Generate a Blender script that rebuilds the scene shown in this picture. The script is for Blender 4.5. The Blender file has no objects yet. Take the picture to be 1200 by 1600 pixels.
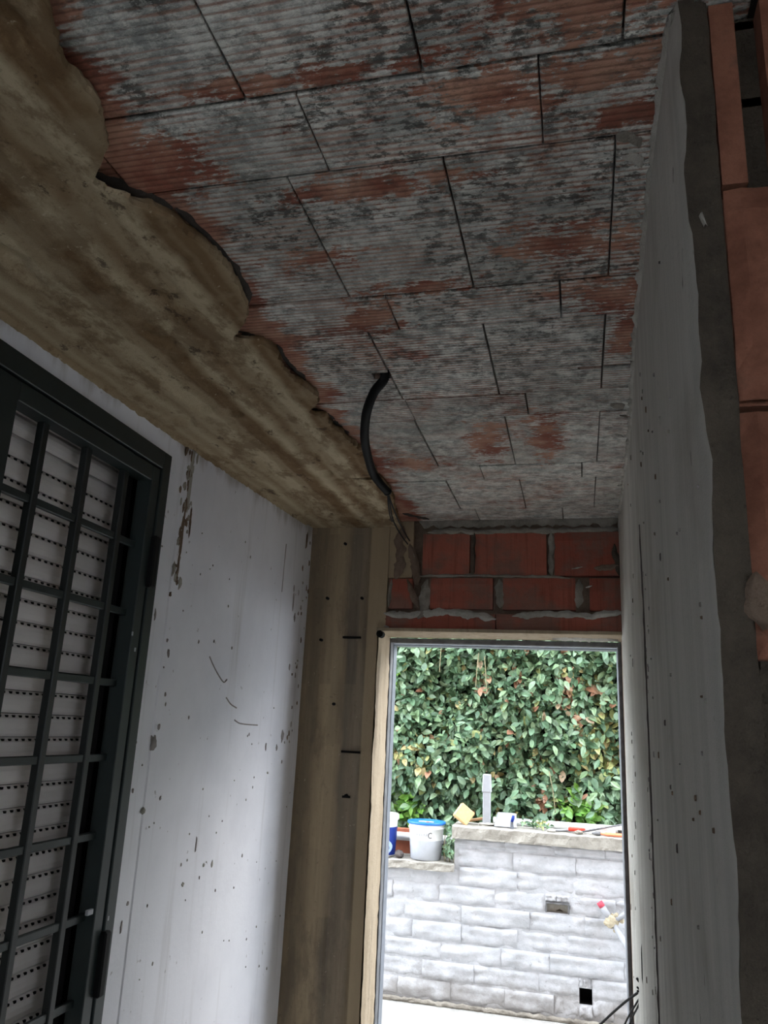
import bpy, math, random
from mathutils import Vector, Matrix, noise
random.seed(7)
S = bpy.context.scene
COL = S.collection

# ---------------------------------------------------------------- camera
F_PX, YAW, PIT, ROL = 1226.2, 0.249048, 0.268194, 0.047933
CAM = Vector((0.0, 0.0, 1.70))
_h = Vector((-math.sin(YAW)*math.cos(PIT), math.cos(YAW)*math.cos(PIT), math.sin(PIT)))
_r = Vector((math.cos(YAW), math.sin(YAW), 0)); _u = _r.cross(_h)
RX = _r*math.cos(ROL) + _u*math.sin(ROL); UY = -_r*math.sin(ROL) + _u*math.cos(ROL)
cd = bpy.data.cameras.new('camera'); cam = bpy.data.objects.new('camera', cd); COL.objects.link(cam)
cd.sensor_fit = 'VERTICAL'; cd.sensor_height = 36.0; cd.sensor_width = 27.0; cd.lens = 36.0*F_PX/1600.0
cd.clip_start = 0.02
m = Matrix.Identity(4)
for i in range(3):
    m[i][0] = RX[i]; m[i][1] = UY[i]; m[i][2] = -_h[i]; m[i][3] = CAM[i]
cam.matrix_world = m
S.camera = cam

# ---------------------------------------------------------------- light
W = bpy.data.worlds.new('overcast_sky'); S.world = W; W.use_nodes = True
bg = W.node_tree.nodes['Background']
bg.inputs[0].default_value = (0.86, 0.93, 1.0, 1); bg.inputs[1].default_value = 2.3
sl = bpy.data.lights.new('hazy_sun', 'SUN'); sl.energy = 0.5; sl.angle = math.radians(26); sl.color = (1.0, 0.97, 0.93)
so = bpy.data.objects.new('hazy_sun', sl); COL.objects.link(so)
so.rotation_euler = Vector((-1.0, -1.1, -0.67)).to_track_quat('-Z', 'Y').to_euler()
so.location = (6, 9, 6)
vs = S.view_settings
vs.view_transform = 'Standard'; vs.look = 'None'; vs.gamma = 1.0; vs.use_curve_mapping = False
vs.exposure = 2.1

# ---------------------------------------------------------------- pixel -> point on a plane of the place
def P(px, py, ax, val):
    d = RX*((px-600)/F_PX) - UY*((py-800)/F_PX) + _h
    i = 'xyz'.index(ax); t = (val-CAM[i])/d[i]
    return CAM + d*t

# ---------------------------------------------------------------- materials
def s(r, g, b):
    f = lambda c: (c/255/12.92) if c/255 <= .04045 else ((c/255+.055)/1.055)**2.4
    return (f(r), f(g), f(b), 1.0)
class N:
    def __init__(self, name):
        self.m = bpy.data.materials.new(name); self.m.use_nodes = True
        self.t = self.m.node_tree; self.b = self.t.nodes['Principled BSDF']
        self.pos = self.t.nodes.new('ShaderNodeNewGeometry').outputs['Position']
        self.b.inputs['Specular IOR Level'].default_value = 0.25
    def _s(self, n, i, v):
        if v is None: return
        if hasattr(v, 'is_linked') or hasattr(v, 'links'): self.t.links.new(v, n.inputs[i])
        else: n.inputs[i].default_value = v
    def map(self, sc, off=(0,0,0), src=None):
        n = self.t.nodes.new('ShaderNodeMapping'); self._s(n, 'Vector', src or self.pos)
        n.inputs['Scale'].default_value = sc; n.inputs['Location'].default_value = off
        return n.outputs[0]
    def noise(self, scale, detail=5, rough=.55, sc=(1,1,1), off=(0,0,0), src=None, dist=0):
        n = self.t.nodes.new('ShaderNodeTexNoise'); self._s(n, 'Vector', self.map(sc, off, src))
        n.inputs['Scale'].default_value = scale; n.inputs['Detail'].default_value = detail
        n.inputs['Roughness'].default_value = rough; n.inputs['Distortion'].default_value = dist
        return n.outputs[0]
    def ramp(self, fac, stops):
        n = self.t.nodes.new('ShaderNodeValToRGB'); self._s(n, 0, fac)
        e = n.color_ramp.elements
        while len(e) < len(stops): e.new(0.5)
        for k, (p, c) in enumerate(stops):
            e[k].position = p; e[k].color = c if len(c) == 4 else (*c, 1)
        return n.outputs[0]
    def step(self, fac, a, b):            # smooth 0..1 between a and b
        n = self.t.nodes.new('ShaderNodeMapRange'); n.interpolation_type = 'SMOOTHSTEP'
        self._s(n, 0, fac); n.inputs[1].default_value = a; n.inputs[2].default_value = b
        return n.outputs[0]
    def mix(self, fac, a, b, mode='MIX'):
        n = self.t.nodes.new('ShaderNodeMix'); n.data_type = 'RGBA'; n.blend_type = mode
        self._s(n, 0, fac); self._s(n, 6, a); self._s(n, 7, b)
        return n.outputs[2]
    def math(self, op, a, b=None, clamp=False):
        n = self.t.nodes.new('ShaderNodeMath'); n.operation = op; n.use_clamp = clamp
        self._s(n, 0, a); self._s(n, 1, b)
        return n.outputs[0]
    def wave(self, axis, scale, dist=0, dscale=1):
        n = self.t.nodes.new('ShaderNodeTexWave'); n.bands_direction = axis; self._s(n, 0, self.pos)
        n.inputs['Scale'].default_value = scale; n.inputs['Distortion'].default_value = dist
        n.inputs['Detail'].default_value = 2; n.inputs['Detail Scale'].default_value = dscale
        return n.outputs['Fac']
    def spot(self, c, rx, ry, rz, soft=.35):      # 1 inside an ellipsoid, ragged edge added by caller
        sub = self.t.nodes.new('ShaderNodeVectorMath'); sub.operation = 'SUBTRACT'
        self._s(sub, 0, self.pos); sub.inputs[1].default_value = c
        mul = self.t.nodes.new('ShaderNodeVectorMath'); mul.operation = 'MULTIPLY'
        self.t.links.new(sub.outputs[0], mul.inputs[0]); mul.inputs[1].default_value = (1/rx, 1/ry, 1/rz)
        ln = self.t.nodes.new('ShaderNodeVectorMath'); ln.operation = 'LENGTH'
        self.t.links.new(mul.outputs[0], ln.inputs[0])
        return ln.outputs['Value']
    def attr(self, name):
        n = self.t.nodes.new('ShaderNodeAttribute'); n.attribute_name = name; return n.outputs['Color']
    def rand(self):
        return self.t.nodes.new('ShaderNodeObjectInfo').outputs['Random']
    def sep(self):
        n = self.t.nodes.new('ShaderNodeSeparateXYZ'); self._s(n, 0, self.pos); return n.outputs
    def out(self, col, rough=.85, h=None, strength=.5, dist=.01, metal=0, spec=None):
        self._s(self.b, 'Base Color', col); self._s(self.b, 'Roughness', rough); self._s(self.b, 'Metallic', metal)
        if spec is not None: self.b.inputs['Specular IOR Level'].default_value = spec
        if h is not None:
            n = self.t.nodes.new('ShaderNodeBump'); n.inputs['Strength'].default_value = strength
            n.inputs['Distance'].default_value = dist; self._s(n, 'Height', h)
            self.t.links.new(n.outputs[0], self.b.inputs['Normal'])
        return self.m
def plain(name, col, rough=.6, var=.18, scale=25, metal=0, spec=None):
    n = N(name); d = tuple(c*(1-var) for c in col[:3])+(1,); e = tuple(min(1, c*(1+var)) for c in col[:3])+(1,)
    f = n.noise(scale, 4)
    return n.out(n.ramp(f, [(.3, d), (.7, e)]), rough, f, .12, .003, metal, spec)
M = {}
# left wall: white paint over plaster, faint vertical brush streaks and grime
n = N('white_plaster')
a = n.noise(2.2, 5, .6); st = n.noise(9, 4, .6, sc=(1, 1.6, .09)); fine = n.noise(70, 3)
c = n.mix(n.step(a, .35, .75), s(222,222,228), s(206,206,213))
c = n.mix(n.math('MULTIPLY', n.step(st, .54, .76), .45), c, s(158,154,152))
sp = n.noise(38, 3, .5); c = n.mix(n.math('MULTIPLY', n.step(sp, .70, .76), .55), c, s(112,104,98))
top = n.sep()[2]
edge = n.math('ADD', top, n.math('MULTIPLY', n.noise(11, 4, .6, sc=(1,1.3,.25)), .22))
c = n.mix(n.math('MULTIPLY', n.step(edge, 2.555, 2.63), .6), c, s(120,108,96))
M['white'] = n.out(c, .8, n.math('ADD', n.math('MULTIPLY', fine, .4), n.math('MULTIPLY', st, .6)), .25, .006)
# ceiling: ribbed terracotta blocks under a patchy skin of grey cement with dark mould
def terracotta_ceiling():
    n = N('ribbed_terracotta_cement')
    big = n.noise(4.2, 5, .65, off=(3.1,0,0)); mid = n.noise(17, 6, .72, sc=(.7,1.3,1)); fin = n.noise(75, 5, .75, sc=(.6,1.5,1))
    rib = n.wave('Y', 26, .35, 2.5)
    clay = n.mix(n.step(n.noise(9, 4), .35, .68), s(148,92,76), s(198,154,132))
    clay = n.mix(n.math('MULTIPLY', n.step(rib, .66, .98), .45), clay, s(84,48,38))
    cem = n.mix(n.step(n.noise(22, 7, .80, off=(7,2,0)), .38, .62), s(156,159,156), s(230,229,222))
    cem = n.mix(n.math('MULTIPLY', n.step(n.noise(3.4, 5, .7, off=(2,6,0), sc=(.8,1.2,1)), .44, .60), .4), cem, s(152,152,146))
    cem = n.mix(n.math('MULTIPLY', n.step(n.math('ADD', n.math('MULTIPLY', rib, .5), fin), .90, 1.10), .6), cem, s(98,95,90))
    cem = n.mix(n.math('MULTIPLY', n.step(n.math('ADD', n.math('MULTIPLY', rib, .35), n.noise(13, 5, .7, sc=(.4,1.4,1), off=(4,4,0))), .70, .86), .65), cem, s(184,148,132))
    mask = n.math('ADD', n.math('MULTIPLY', big, .60), n.math('MULTIPLY', mid, .52))
    mask = n.math('ADD', n.math('SUBTRACT', mask, .06), n.math('MULTIPLY', fin, .34))
    mask = n.math('SUBTRACT', mask, n.math('MULTIPLY', rib, .10))
    # bare clay where the formwork never left cement: beside the broken concrete, and a few patches
    ragged = n.math('ADD', n.math('MULTIPLY', n.noise(10, 5, .7, sc=(.5,1.6,1)), .26), n.sep()[0])
    bare = n.math('SUBTRACT', 1.0, n.step(ragged, -.535, -.445))
    for (cx, cy, rx, ry) in [(-.105,.87,.10,.05), (.06,.855,.16,.03), (.09,.94,.08,.02), (-.40,1.42,.06,.08), (.09,1.41,.09,.055),
                             (-.52,2.36,.08,.06), (-.32,1.03,.16,.03), (.05,.74,.13,.07), (-.02,1.22,.15,.05), (.12,1.60,.05,.10),
                             (-.25,2.2,.06,.16), (-.62,.92,.09,.08), (-.45,1.2,.10,.03), (-.27,1.33,.10,.03), (-.08,2.2,.05,.2), (-.36,.80,.2,.02)]:
        d = n.math('ADD', n.spot((cx, cy, 2.53), rx, ry, .3), n.math('MULTIPLY', n.math('SUBTRACT', n.math('ADD', mid, fin), 1.0), 3.4))
        bare = n.math('MAXIMUM', bare, n.math('MULTIPLY', n.math('SUBTRACT', 1.0, n.step(d, .30, 1.25)), .75))
    mask = n.math('SUBTRACT', mask, n.math('MULTIPLY', bare, .34))
    col = n.mix(n.step(mask, .45, .62), clay, cem)
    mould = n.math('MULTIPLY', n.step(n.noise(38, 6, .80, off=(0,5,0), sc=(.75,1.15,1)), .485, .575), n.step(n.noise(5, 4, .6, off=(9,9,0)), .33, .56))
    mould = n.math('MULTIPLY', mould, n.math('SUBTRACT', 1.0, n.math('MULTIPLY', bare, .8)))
    mould = n.math('MULTIPLY', mould, n.math('SUBTRACT', 1.0, n.math('MULTIPLY', n.step(n.sep()[1], 1.4, 2.2), .5)))  # mould thinned towards the doorway, also painting that end brighter
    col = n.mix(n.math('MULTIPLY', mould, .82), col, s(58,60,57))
    tint = n.ramp(n.rand(), [(0, (.78,.78,.78)), (1, (1,1,1))])
    col = n.mix(1.0, col, tint, 'MULTIPLY')
    h = n.math('ADD', n.math('MULTIPLY', rib, -.32), n.math('MULTIPLY', n.math('ADD', fin, mid), .75))
    return n.out(col, .92, h, .75, .006)
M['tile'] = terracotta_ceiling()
# concrete soffit: tan, board streaks running with the passage
n = N('tan_board_marked_concrete')
warp = n.math('MULTIPLY', n.math('SUBTRACT', n.noise(6, 4, .6), .5), .045)
xw = n.math('ADD', n.sep()[0], warp)
band = n.t.nodes.new('ShaderNodeTexNoise'); band.noise_dimensions = '1D'; n.t.links.new(xw, band.inputs['W']); band.inputs['Scale'].default_value = 13; band.inputs['Detail'].default_value = 1.5
stk = n.noise(7, 7, .75, sc=(1.2,.6,1)); bl = n.noise(15, 6, .75, sc=(1,.65,1), off=(5,1,0)); fin = n.noise(75, 6, .8); lg = n.noise(3.2, 5, .65, off=(1,8,0))
c = n.ramp(band.outputs[0], [(.40, s(126,102,74)), (.60, s(188,172,144))])
c = n.mix(n.math('MULTIPLY', n.step(stk, .48, .60), .65), c, s(104,80,54))
c = n.mix(n.math('MULTIPLY', n.step(lg, .50, .62), .45), c, s(172,156,130))
c = n.mix(n.math('MULTIPLY', n.step(bl, .59, .66), .75), c, s(66,50,38))
c = n.mix(n.math('MULTIPLY', n.step(fin, .57, .70), .5), c, s(74,60,46))
c = n.mix(n.math('MULTIPLY', n.step(n.noise(48, 4, .7, off=(3,3,3)), .64, .72), .6), c, s(204,190,166))
M['soffit'] = n.out(c, .92, n.math('ADD', n.math('MULTIPLY', fin, .8), n.math('ADD', n.math('MULTIPLY', stk, .8), bl)), .7, .009)
# column: brown-grey, upright board marks
n = N('brown_board_marked_concrete')
sx_ = n.sep(); cv = n.t.nodes.new('ShaderNodeCombineXYZ'); n.t.links.new(sx_[2], cv.inputs[0])
n.t.links.new(n.math('ADD', n.math('ADD', sx_[0], 2.0), n.math('MULTIPLY', n.noise(4, 2), .012)), cv.inputs[1])
bt = n.t.nodes.new('ShaderNodeTexBrick'); n.t.links.new(cv.outputs[0], bt.inputs['Vector']); bt.inputs['Scale'].default_value = 1
bt.inputs['Color1'].default_value = s(104,96,88); bt.inputs['Color2'].default_value = s(176,156,128); bt.inputs['Mortar'].default_value = s(150,132,108)
bt.inputs['Mortar Size'].default_value = .004; bt.inputs['Mortar Smooth'].default_value = 1; bt.inputs['Brick Width'].default_value = .62; bt.inputs['Row Height'].default_value = .052; bt.offset = .37
stk = n.noise(12, 5, .65, sc=(1.6,1,.10)); fin = n.noise(60, 5, .75); bl = n.noise(7, 6, .7, sc=(1.3,1,.5))
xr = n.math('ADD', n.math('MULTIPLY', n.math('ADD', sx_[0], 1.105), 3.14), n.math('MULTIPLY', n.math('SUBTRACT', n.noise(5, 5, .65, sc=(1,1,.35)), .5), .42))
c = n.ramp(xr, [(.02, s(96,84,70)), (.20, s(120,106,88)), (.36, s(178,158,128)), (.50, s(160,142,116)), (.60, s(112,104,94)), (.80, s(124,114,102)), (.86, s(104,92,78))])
c = n.mix(.30, c, n.ramp(stk, [(.32, s(104,92,78)), (.5, s(150,132,108)), (.66, s(190,170,140))]))
c = n.mix(.22, c, bt.outputs[0])
c = n.mix(n.math('MULTIPLY', n.step(bl, .48, .64), .5), c, s(104,92,80))
c = n.mix(n.math('MULTIPLY', n.step(fin, .58, .72), .45), c, s(82,72,62))
c = n.mix(n.math('MULTIPLY', n.step(n.noise(45, 4, .7, off=(2,2,2)), .66, .74), .5), c, s(196,182,160))
c = n.mix(n.math('MULTIPLY', n.step(sx_[0], -.835, -.828), .6), c, s(180,160,130))
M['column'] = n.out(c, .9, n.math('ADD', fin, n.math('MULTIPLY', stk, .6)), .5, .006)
n = N('pale_jamb_render')
st = n.noise(12, 5, .65, sc=(1,1,.12)); fin = n.noise(50, 5, .7)
c = n.ramp(st, [(.3, s(138,122,100)), (.55, s(164,148,126)), (.75, s(108,94,78))])
c = n.mix(n.math('MULTIPLY', n.step(fin, .64, .72), .5), c, s(110,96,82))
M['jamb'] = n.out(c, .85, n.math('ADD', st, fin), .5, .006)
# red hollow brick with combed, weathered face
n = N('red_brick')
cb = n.noise(40, 3, .6, sc=(1.6,1,.05)); bl = n.noise(7, 5, .65); fin = n.noise(60, 5, .75)
c = n.mix(n.rand(), s(140,74,60), s(160,92,76))
c = n.mix(n.math('MULTIPLY', n.step(cb, .52, .66), .35), c, s(92,46,36))
c = n.mix(n.math('MULTIPLY', n.step(bl, .40, .62), .7), c, s(112,92,82))
c = n.mix(n.math('MULTIPLY', n.step(fin, .64, .72), .5), c, s(132,116,104))
M['brick'] = n.out(c, .85, n.math('ADD', n.math('MULTIPLY', cb, .7), fin), .5, .005)
n = N('orange_hollow_brick')
bl = n.noise(14, 5, .65); fin = n.noise(70, 5, .75)
c = n.ramp(bl, [(.3, s(104,64,50)), (.55, s(140,94,76)), (.75, s(92,72,62))])
c = n.mix(n.math('MULTIPLY', n.step(fin, .62, .72), .4), c, s(84,56,46))
M['orange'] = n.out(c, .9, fin, .6, .006)
def mortar(name, lo, hi, dk):
    n = N(name); a = n.noise(12, 6, .7); f = n.noise(70, 5, .75)
    c = n.ramp(a, [(.3, lo), (.7, hi)]); c = n.mix(n.math('MULTIPLY', n.step(f, .6, .72), .5), c, dk)
    return n.out(c, .95, n.math('ADD', a, f), .8, .008)
M['mortar'] = mortar('grey_mortar', s(112,106,98), s(158,152,142), s(66,60,54))
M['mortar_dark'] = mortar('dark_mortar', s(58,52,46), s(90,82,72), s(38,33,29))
M['mortar_brown'] = mortar('brown_grey_mortar', s(100,84,72), s(134,116,102), s(66,54,46))
M['mortar_pale'] = mortar('pale_mortar', s(150,146,138), s(192,188,180), s(96,90,84))
M['stain'] = mortar('brown_damage', s(74,58,46), s(124,104,86), s(44,34,28))
M['smear'] = mortar('grey_smear', s(132,130,122), s(168,164,156), s(104,98,90))
M['scuff'] = mortar('scuff_grey', s(120,114,112), s(156,150,148), s(92,86,84))
# right wall: grey render with upright trowel streaks
n = N('grey_render')
st = n.noise(10, 5, .65, sc=(1,1.8,.08)); st2 = n.noise(22, 4, .6, sc=(1,1.6,.05), off=(0,3,0)); fin = n.noise(80, 5, .7); bl = n.noise(3.5, 4, .55)
c = n.ramp(st, [(.22, s(160,157,150)), (.5, s(178,175,168)), (.78, s(192,189,182))])
c = n.mix(n.math('MULTIPLY', n.step(st2, .60, .85), .25), c, s(112,108,102))
c = n.mix(n.math('MULTIPLY', n.step(bl, .5, .7), .35), c, s(132,122,108))
pit = n.step(n.noise(30, 3, .5, sc=(1,1.5,.5)), .72, .76); c = n.mix(n.math('MULTIPLY', pit, .7), c, s(62,58,54))
M['render'] = n.out(c, .9, n.math('ADD', n.math('MULTIPLY', n.math('ADD', st, st2), .4), n.math('ADD', fin, n.noise(26, 5, .7))), .35, .006)
n = N('white_painted_stone')
bl = n.noise(10, 6, .7); fin = n.noise(48, 5, .75); z = n.sep()[2]
c = n.mix(n.step(bl, .3, .7), s(168,170,175), s(190,191,196))
pit = n.step(n.noise(34, 4, .6, sc=(1,1,.8)), .66, .71); c = n.mix(n.math('MULTIPLY', pit, .45), c, s(128,126,126))
dirt = n.step(n.math('ADD', z, n.math('MULTIPLY', n.noise(5, 5, .7), .7)), .36, .62)
c = n.mix(n.math('MULTIPLY', n.math('SUBTRACT', 1.0, dirt), .6), c, s(138,132,126))
M['whitestone'] = n.out(c, .8, n.math('ADD', bl, fin), .35, .010)
M['coping'] = mortar('rough_coping_concrete', s(140,136,128), s(172,168,160), s(100,94,86))
M['yard'] = mortar('pale_yard_concrete', s(160,158,154), s(178,176,172), s(138,134,128))
M['floor'] = mortar('dusty_floor_concrete', s(172,167,159), s(190,186,178), s(140,134,126))
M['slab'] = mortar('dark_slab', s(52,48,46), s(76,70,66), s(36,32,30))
M['soil'] = mortar('brown_soil', s(66,52,40), s(98,80,62), s(40,32,26))
M['green'] = plain('dark_green_enamel', s(27,37,37), .5, .15, 30, spec=.5)
M['greendark'] = plain('dark_green_bar_enamel', s(16,22,22), .5, .15, 30, spec=.5)
M['shutter'] = plain('grey_white_shutter_slat', s(218,212,210), .5, .06, 8)
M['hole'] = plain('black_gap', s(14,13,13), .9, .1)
M['conduit'] = plain('black_corrugated_plastic', s(13,13,14), .65, .1, spec=.2)
M['galv'] = plain('grey_steel', s(112,116,124), .45, .15, 30, .3, .5)
M['dsteel'] = plain('dull_dark_steel', s(104,104,106), .6, .3, 25, .2)
M['wood'] = plain('weathered_wood', s(150,118,88), .8, .25, 14)
M['pvc'] = plain('grey_plastic_pipe', s(154,156,162), .45, .06, spec=.4)
M['whitep'] = plain('white_plastic', s(236,238,240), .4, .04, spec=.4)
M['pailgrey'] = plain('grey_paint_coat', s(176,180,188), .6, .1, 12)
M['blue'] = plain('blue_plastic', s(40,112,200), .4, .08, spec=.4)
M['navy'] = plain('navy_label', s(28,52,134), .5, .1)
M['lightblue'] = plain('light_blue_print', s(170,194,232), .5, .1)
M['ink'] = plain('black_ink', s(40,42,50), .7, .1)
M['inkfaint'] = plain('faded_ink', s(176,178,184), .7, .1)
M['sponge'] = plain('tan_sponge', s(214,180,130), .95, .12, 60)
M['red'] = plain('red_plastic', s(206,70,56), .5, .1)
M['orangep'] = plain('orange_handle', s(232,132,96), .5, .1)
M['pink'] = plain('pink_cap', s(186,74,90), .5, .1)
M['foam'] = plain('cream_foam', s(170,160,138), .95, .2, 50)
M['terra'] = plain('terracotta_shard', s(172,104,80), .9, .15)
M['stone'] = plain('dark_stone', s(86,80,78), .9, .2)
n = N('hedge_leaf')
c = n.mix(.22, n.attr('tint'), n.ramp(n.noise(40, 3), [(.3, s(52,80,52)), (.7, s(128,158,110))]))
M['leaf'] = n.out(c, .42, None, spec=.5)
n.b.inputs['Subsurface Weight'].default_value = 0.0
M['bark'] = plain('brown_bark', s(84,66,50), .9, .2)
M['palestem'] = plain('pale_dry_stem', s(140,132,104), .9, .15)
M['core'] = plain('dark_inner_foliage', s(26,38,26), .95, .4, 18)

# ---------------------------------------------------------------- mesh helpers
def mk(name, V, Fc, mat, parent=None, smooth=False):
    me = bpy.data.meshes.new(name); me.from_pydata([tuple(v) for v in V], [], Fc); me.update()
    me.materials.append(M[mat] if isinstance(mat, str) else mat)
    if smooth: me.polygons.foreach_set('use_smooth', [True]*len(me.polygons))
    return link(name, me, parent)
def link(name, me, parent=None):
    o = bpy.data.objects.new(name, me); COL.objects.link(o)
    if parent: o.parent = parent
    return o
def tag(o, label=None, cat=None, group=None, kind=None):
    if label: o['label'] = label
    if cat: o['category'] = cat
    if group: o['group'] = group
    if kind: o['kind'] = kind
    return o
def empty(name, label, cat, loc=(0,0,0), group=None):
    o = bpy.data.objects.new(name, None); COL.objects.link(o); o.location = loc; o.empty_display_size = .05
    tag(o, label, cat, group); return o
class MB:
    def __init__(self): self.v = []; self.f = []
    def add(self, V, Fc):
        b = len(self.v); self.v += [Vector(q) for q in V]; self.f += [tuple(i+b for i in q) for q in Fc]; return self
    def box(self, x0, x1, y0, y1, z0, z1):
        return self.add([(x0,y0,z0),(x1,y0,z0),(x1,y1,z0),(x0,y1,z0),(x0,y0,z1),(x1,y0,z1),(x1,y1,z1),(x0,y1,z1)],
                        [(0,3,2,1),(4,5,6,7),(0,1,5,4),(1,2,6,5),(2,3,7,6),(3,0,4,7)])
    def tube(self, path, rad, seg=10, cap=True):
        path = [Vector(p) for p in path]; k = len(path)
        if not hasattr(rad, '__len__'): rad = [rad]*k
        V = []; Fc = []; prev = None
        for i, p in enumerate(path):
            t = (path[min(i+1,k-1)]-path[max(i-1,0)]).normalized()
            if prev is None: a = t.orthogonal().normalized()
            else: a = (prev - t*prev.dot(t)).normalized()
            prev = a; b = t.cross(a)
            for j in range(seg):
                w = 2*math.pi*j/seg; V.append(p + (a*math.cos(w)+b*math.sin(w))*rad[i])
        for i in range(k-1):
            for j in range(seg):
                j2 = (j+1) % seg; Fc.append((i*seg+j, i*seg+j2, (i+1)*seg+j2, (i+1)*seg+j))
        if cap: Fc.append(tuple(range(seg-1,-1,-1))); Fc.append(tuple((k-1)*seg+j for j in range(seg)))
        return self.add(V, Fc)
    def lathe(self, prof, seg=28, c=(0,0,0)):
        V = []; Fc = []
        for (r, z) in prof:
            for j in range(seg):
                w = 2*math.pi*j/seg; V.append((c[0]+r*math.cos(w), c[1]+r*math.sin(w), c[2]+z))
        for i in range(len(prof)-1):
            for j in range(seg):
                j2 = (j+1) % seg; Fc.append((i*seg+j, i*seg+j2, (i+1)*seg+j2, (i+1)*seg+j))
        return self.add(V, Fc)
    def build(self, name, mat, parent=None, smooth=False): return mk(name, self.v, self.f, mat, parent, smooth)
def bez(pts, n=24):     # Catmull-Rom through points
    pts = [Vector(p) for p in pts]; q = [pts[0]*2-pts[1]]+pts+[pts[-1]*2-pts[-2]]; out = []
    k = len(pts)-1; per = max(2, n//k)
    for i in range(k):
        a, b, c, d = q[i:i+4]
        for j in range(per):
            t = j/per; out.append(.5*((2*b)+(c-a)*t+(2*a-5*b+4*c-d)*t*t+(3*b-3*c+d-a)*t**3))
    out.append(pts[-1]); return out
def fb(x, y, z=0, o=4): return noise.fractal(Vector((x, y, z)), 1.0, 2.0, o)
def bevel_box(x0, x1, y0, y1, z0, z1, b=.003):   # box with all edges chamfered
    xs = (x0, x0+b, x1-b, x1); ys = (y0, y0+b, y1-b, y1); zs = (z0, z0+b, z1-b, z1)
    V = []; ix = {}
    for i in range(4):
        for j in range(4):
            for k in range(4):
                if sum(q in (0,3) for q in (i,j,k)) == 1:
                    ix[i,j,k] = len(V); V.append((xs[i],ys[j],zs[k]))
    Fc = []
    for a in (0,3):
        A = lambda p: tuple(ix[q] for q in p)
        Fc.append(A([(a,1,1),(a,2,1),(a,2,2),(a,1,2)])); Fc.append(A([(1,a,1),(2,a,1),(2,a,2),(1,a,2)])); Fc.append(A([(1,1,a),(2,1,a),(2,2,a),(1,2,a)]))
    for a in (0,3):
        for b2 in (0,3):
            i1 = 1 if a == 0 else 2; j1 = 1 if b2 == 0 else 2
            Fc.append((ix[a,j1,1],ix[a,j1,2],ix[i1,b2,2],ix[i1,b2,1]))
            Fc.append((ix[a,1,j1],ix[a,2,j1],ix[i1,2,b2],ix[i1,1,b2]))
            Fc.append((ix[1,a,j1],ix[2,a,j1],ix[2,i1,b2],ix[1,i1,b2]))
            for c in (0,3):
                k1 = 1 if c == 0 else 2
                Fc.append((ix[a,j1,k1],ix[i1,b2,k1],ix[i1,j1,c]))
    me = bpy.data.meshes.new('t'); me.from_pydata(V, [], Fc)
    import bmesh
    bm = bmesh.new(); bm.from_mesh(me); bmesh.ops.recalc_face_normals(bm, faces=bm.faces)
    V = [v.co.copy() for v in bm.verts]; Fc = [tuple(v.index for v in f.verts) for f in bm.faces]
    bm.free(); bpy.data.meshes.remove(me)
    return V, Fc

def lump_strip(name, pts, w, mat, par, seg=1, depth=.012, out=(0,-1,0), seed=0, step=.01):
    # ragged smear of mortar along pts (list of points) on a face whose outward normal is out
    pts = [Vector(p) for p in pts]; L = []
    for a, b in zip(pts, pts[1:]):
        k = max(1, int((b-a).length/step))
        for i in range(k): L.append(a.lerp(b, i/k))
    L.append(pts[-1]); nrm = Vector(out); V = []; Fc = []; K = 7
    for i, p in enumerate(L):
        t = (L[min(i+1,len(L)-1)]-L[max(i-1,0)]).normalized(); side = t.cross(nrm).normalized()
        a = i*.09*step/.01; endf = min(1, min(i, len(L)-1-i)/3+.15)
        w1 = w*(.8+.6*fb(a*3, seed, 1))*endf; w2 = w*(.8+.6*fb(a*3, seed+5, 2))*endf
        w1 = max(.002, w1); w2 = max(.002, w2)
        for j in range(K):
            u = -w1 + (w1+w2)*j/(K-1); pr = 1-abs(2*j/(K-1)-1)**2.5
            V.append(p + side*u + nrm*(depth*pr*(.7+.6*fb(a*6, j*.7, seed)) - .002))
    for i in range(len(L)-1):
        for j in range(K-1): a = i*K+j; Fc.append((a, a+1, a+K+1, a+K))
    return mk(name, V, Fc, mat, par, True)

# ================================================================ THE SETTING
tag(MB().box(-1.75, 1.95, -2.25, 3.33, -.1, 0).build('floor', 'floor'), 'dusty grey concrete floor of the passage', 'floor', kind='structure')
ceil = MB().box(-1.75, 1.95, -2.25, 3.33, 2.60, 2.9).box(-1.75, 1.95, -2.25, -.21, 2.53, 2.60).box(.30, 1.95, -.21, .99, 2.53, 2.60).build('ceiling', 'slab')
tag(ceil, 'ceiling of ribbed terracotta blocks smeared with grey cement', 'ceiling', kind='structure')

# terracotta blocks and joist tiles, one object each
cache = {}
def tile(name, x0, x1, y0, y1, dz=0, notch=None):
    w, l = round(x1-x0, 3), round(y1-y0, 3)
    if notch is None:
        if (w, l) not in cache:
            V, Fc = bevel_box(-w/2, w/2, -l/2, l/2, 0, .03, .0014)
            me = bpy.data.meshes.new(name); me.from_pydata(V, [], Fc); me.materials.append(M['tile']); cache[w, l] = me
        o = link(name, cache[w, l], ceil)
        o.location = ((x0+x1)/2, (y0+y1)/2, 2.53+dz); o.rotation_euler = (random.uniform(-.004,.004), random.uniform(-.003,.003), random.uniform(-.003,.003))
    else:
        nx0, nx1, ny0, ny1 = notch; b = MB()
        for (a, c, d, e) in ((x0,x1,y0,ny0), (x0,nx0,ny0,ny1), (nx1,x1,ny0,ny1), (x0,x1,ny1,y1)):
            if c-a > .004 and e-d > .004: b.box(a, c, d, e, 2.53+dz, 2.56+dz)
        o = b.build(name, 'tile', ceil)
    return o
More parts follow.
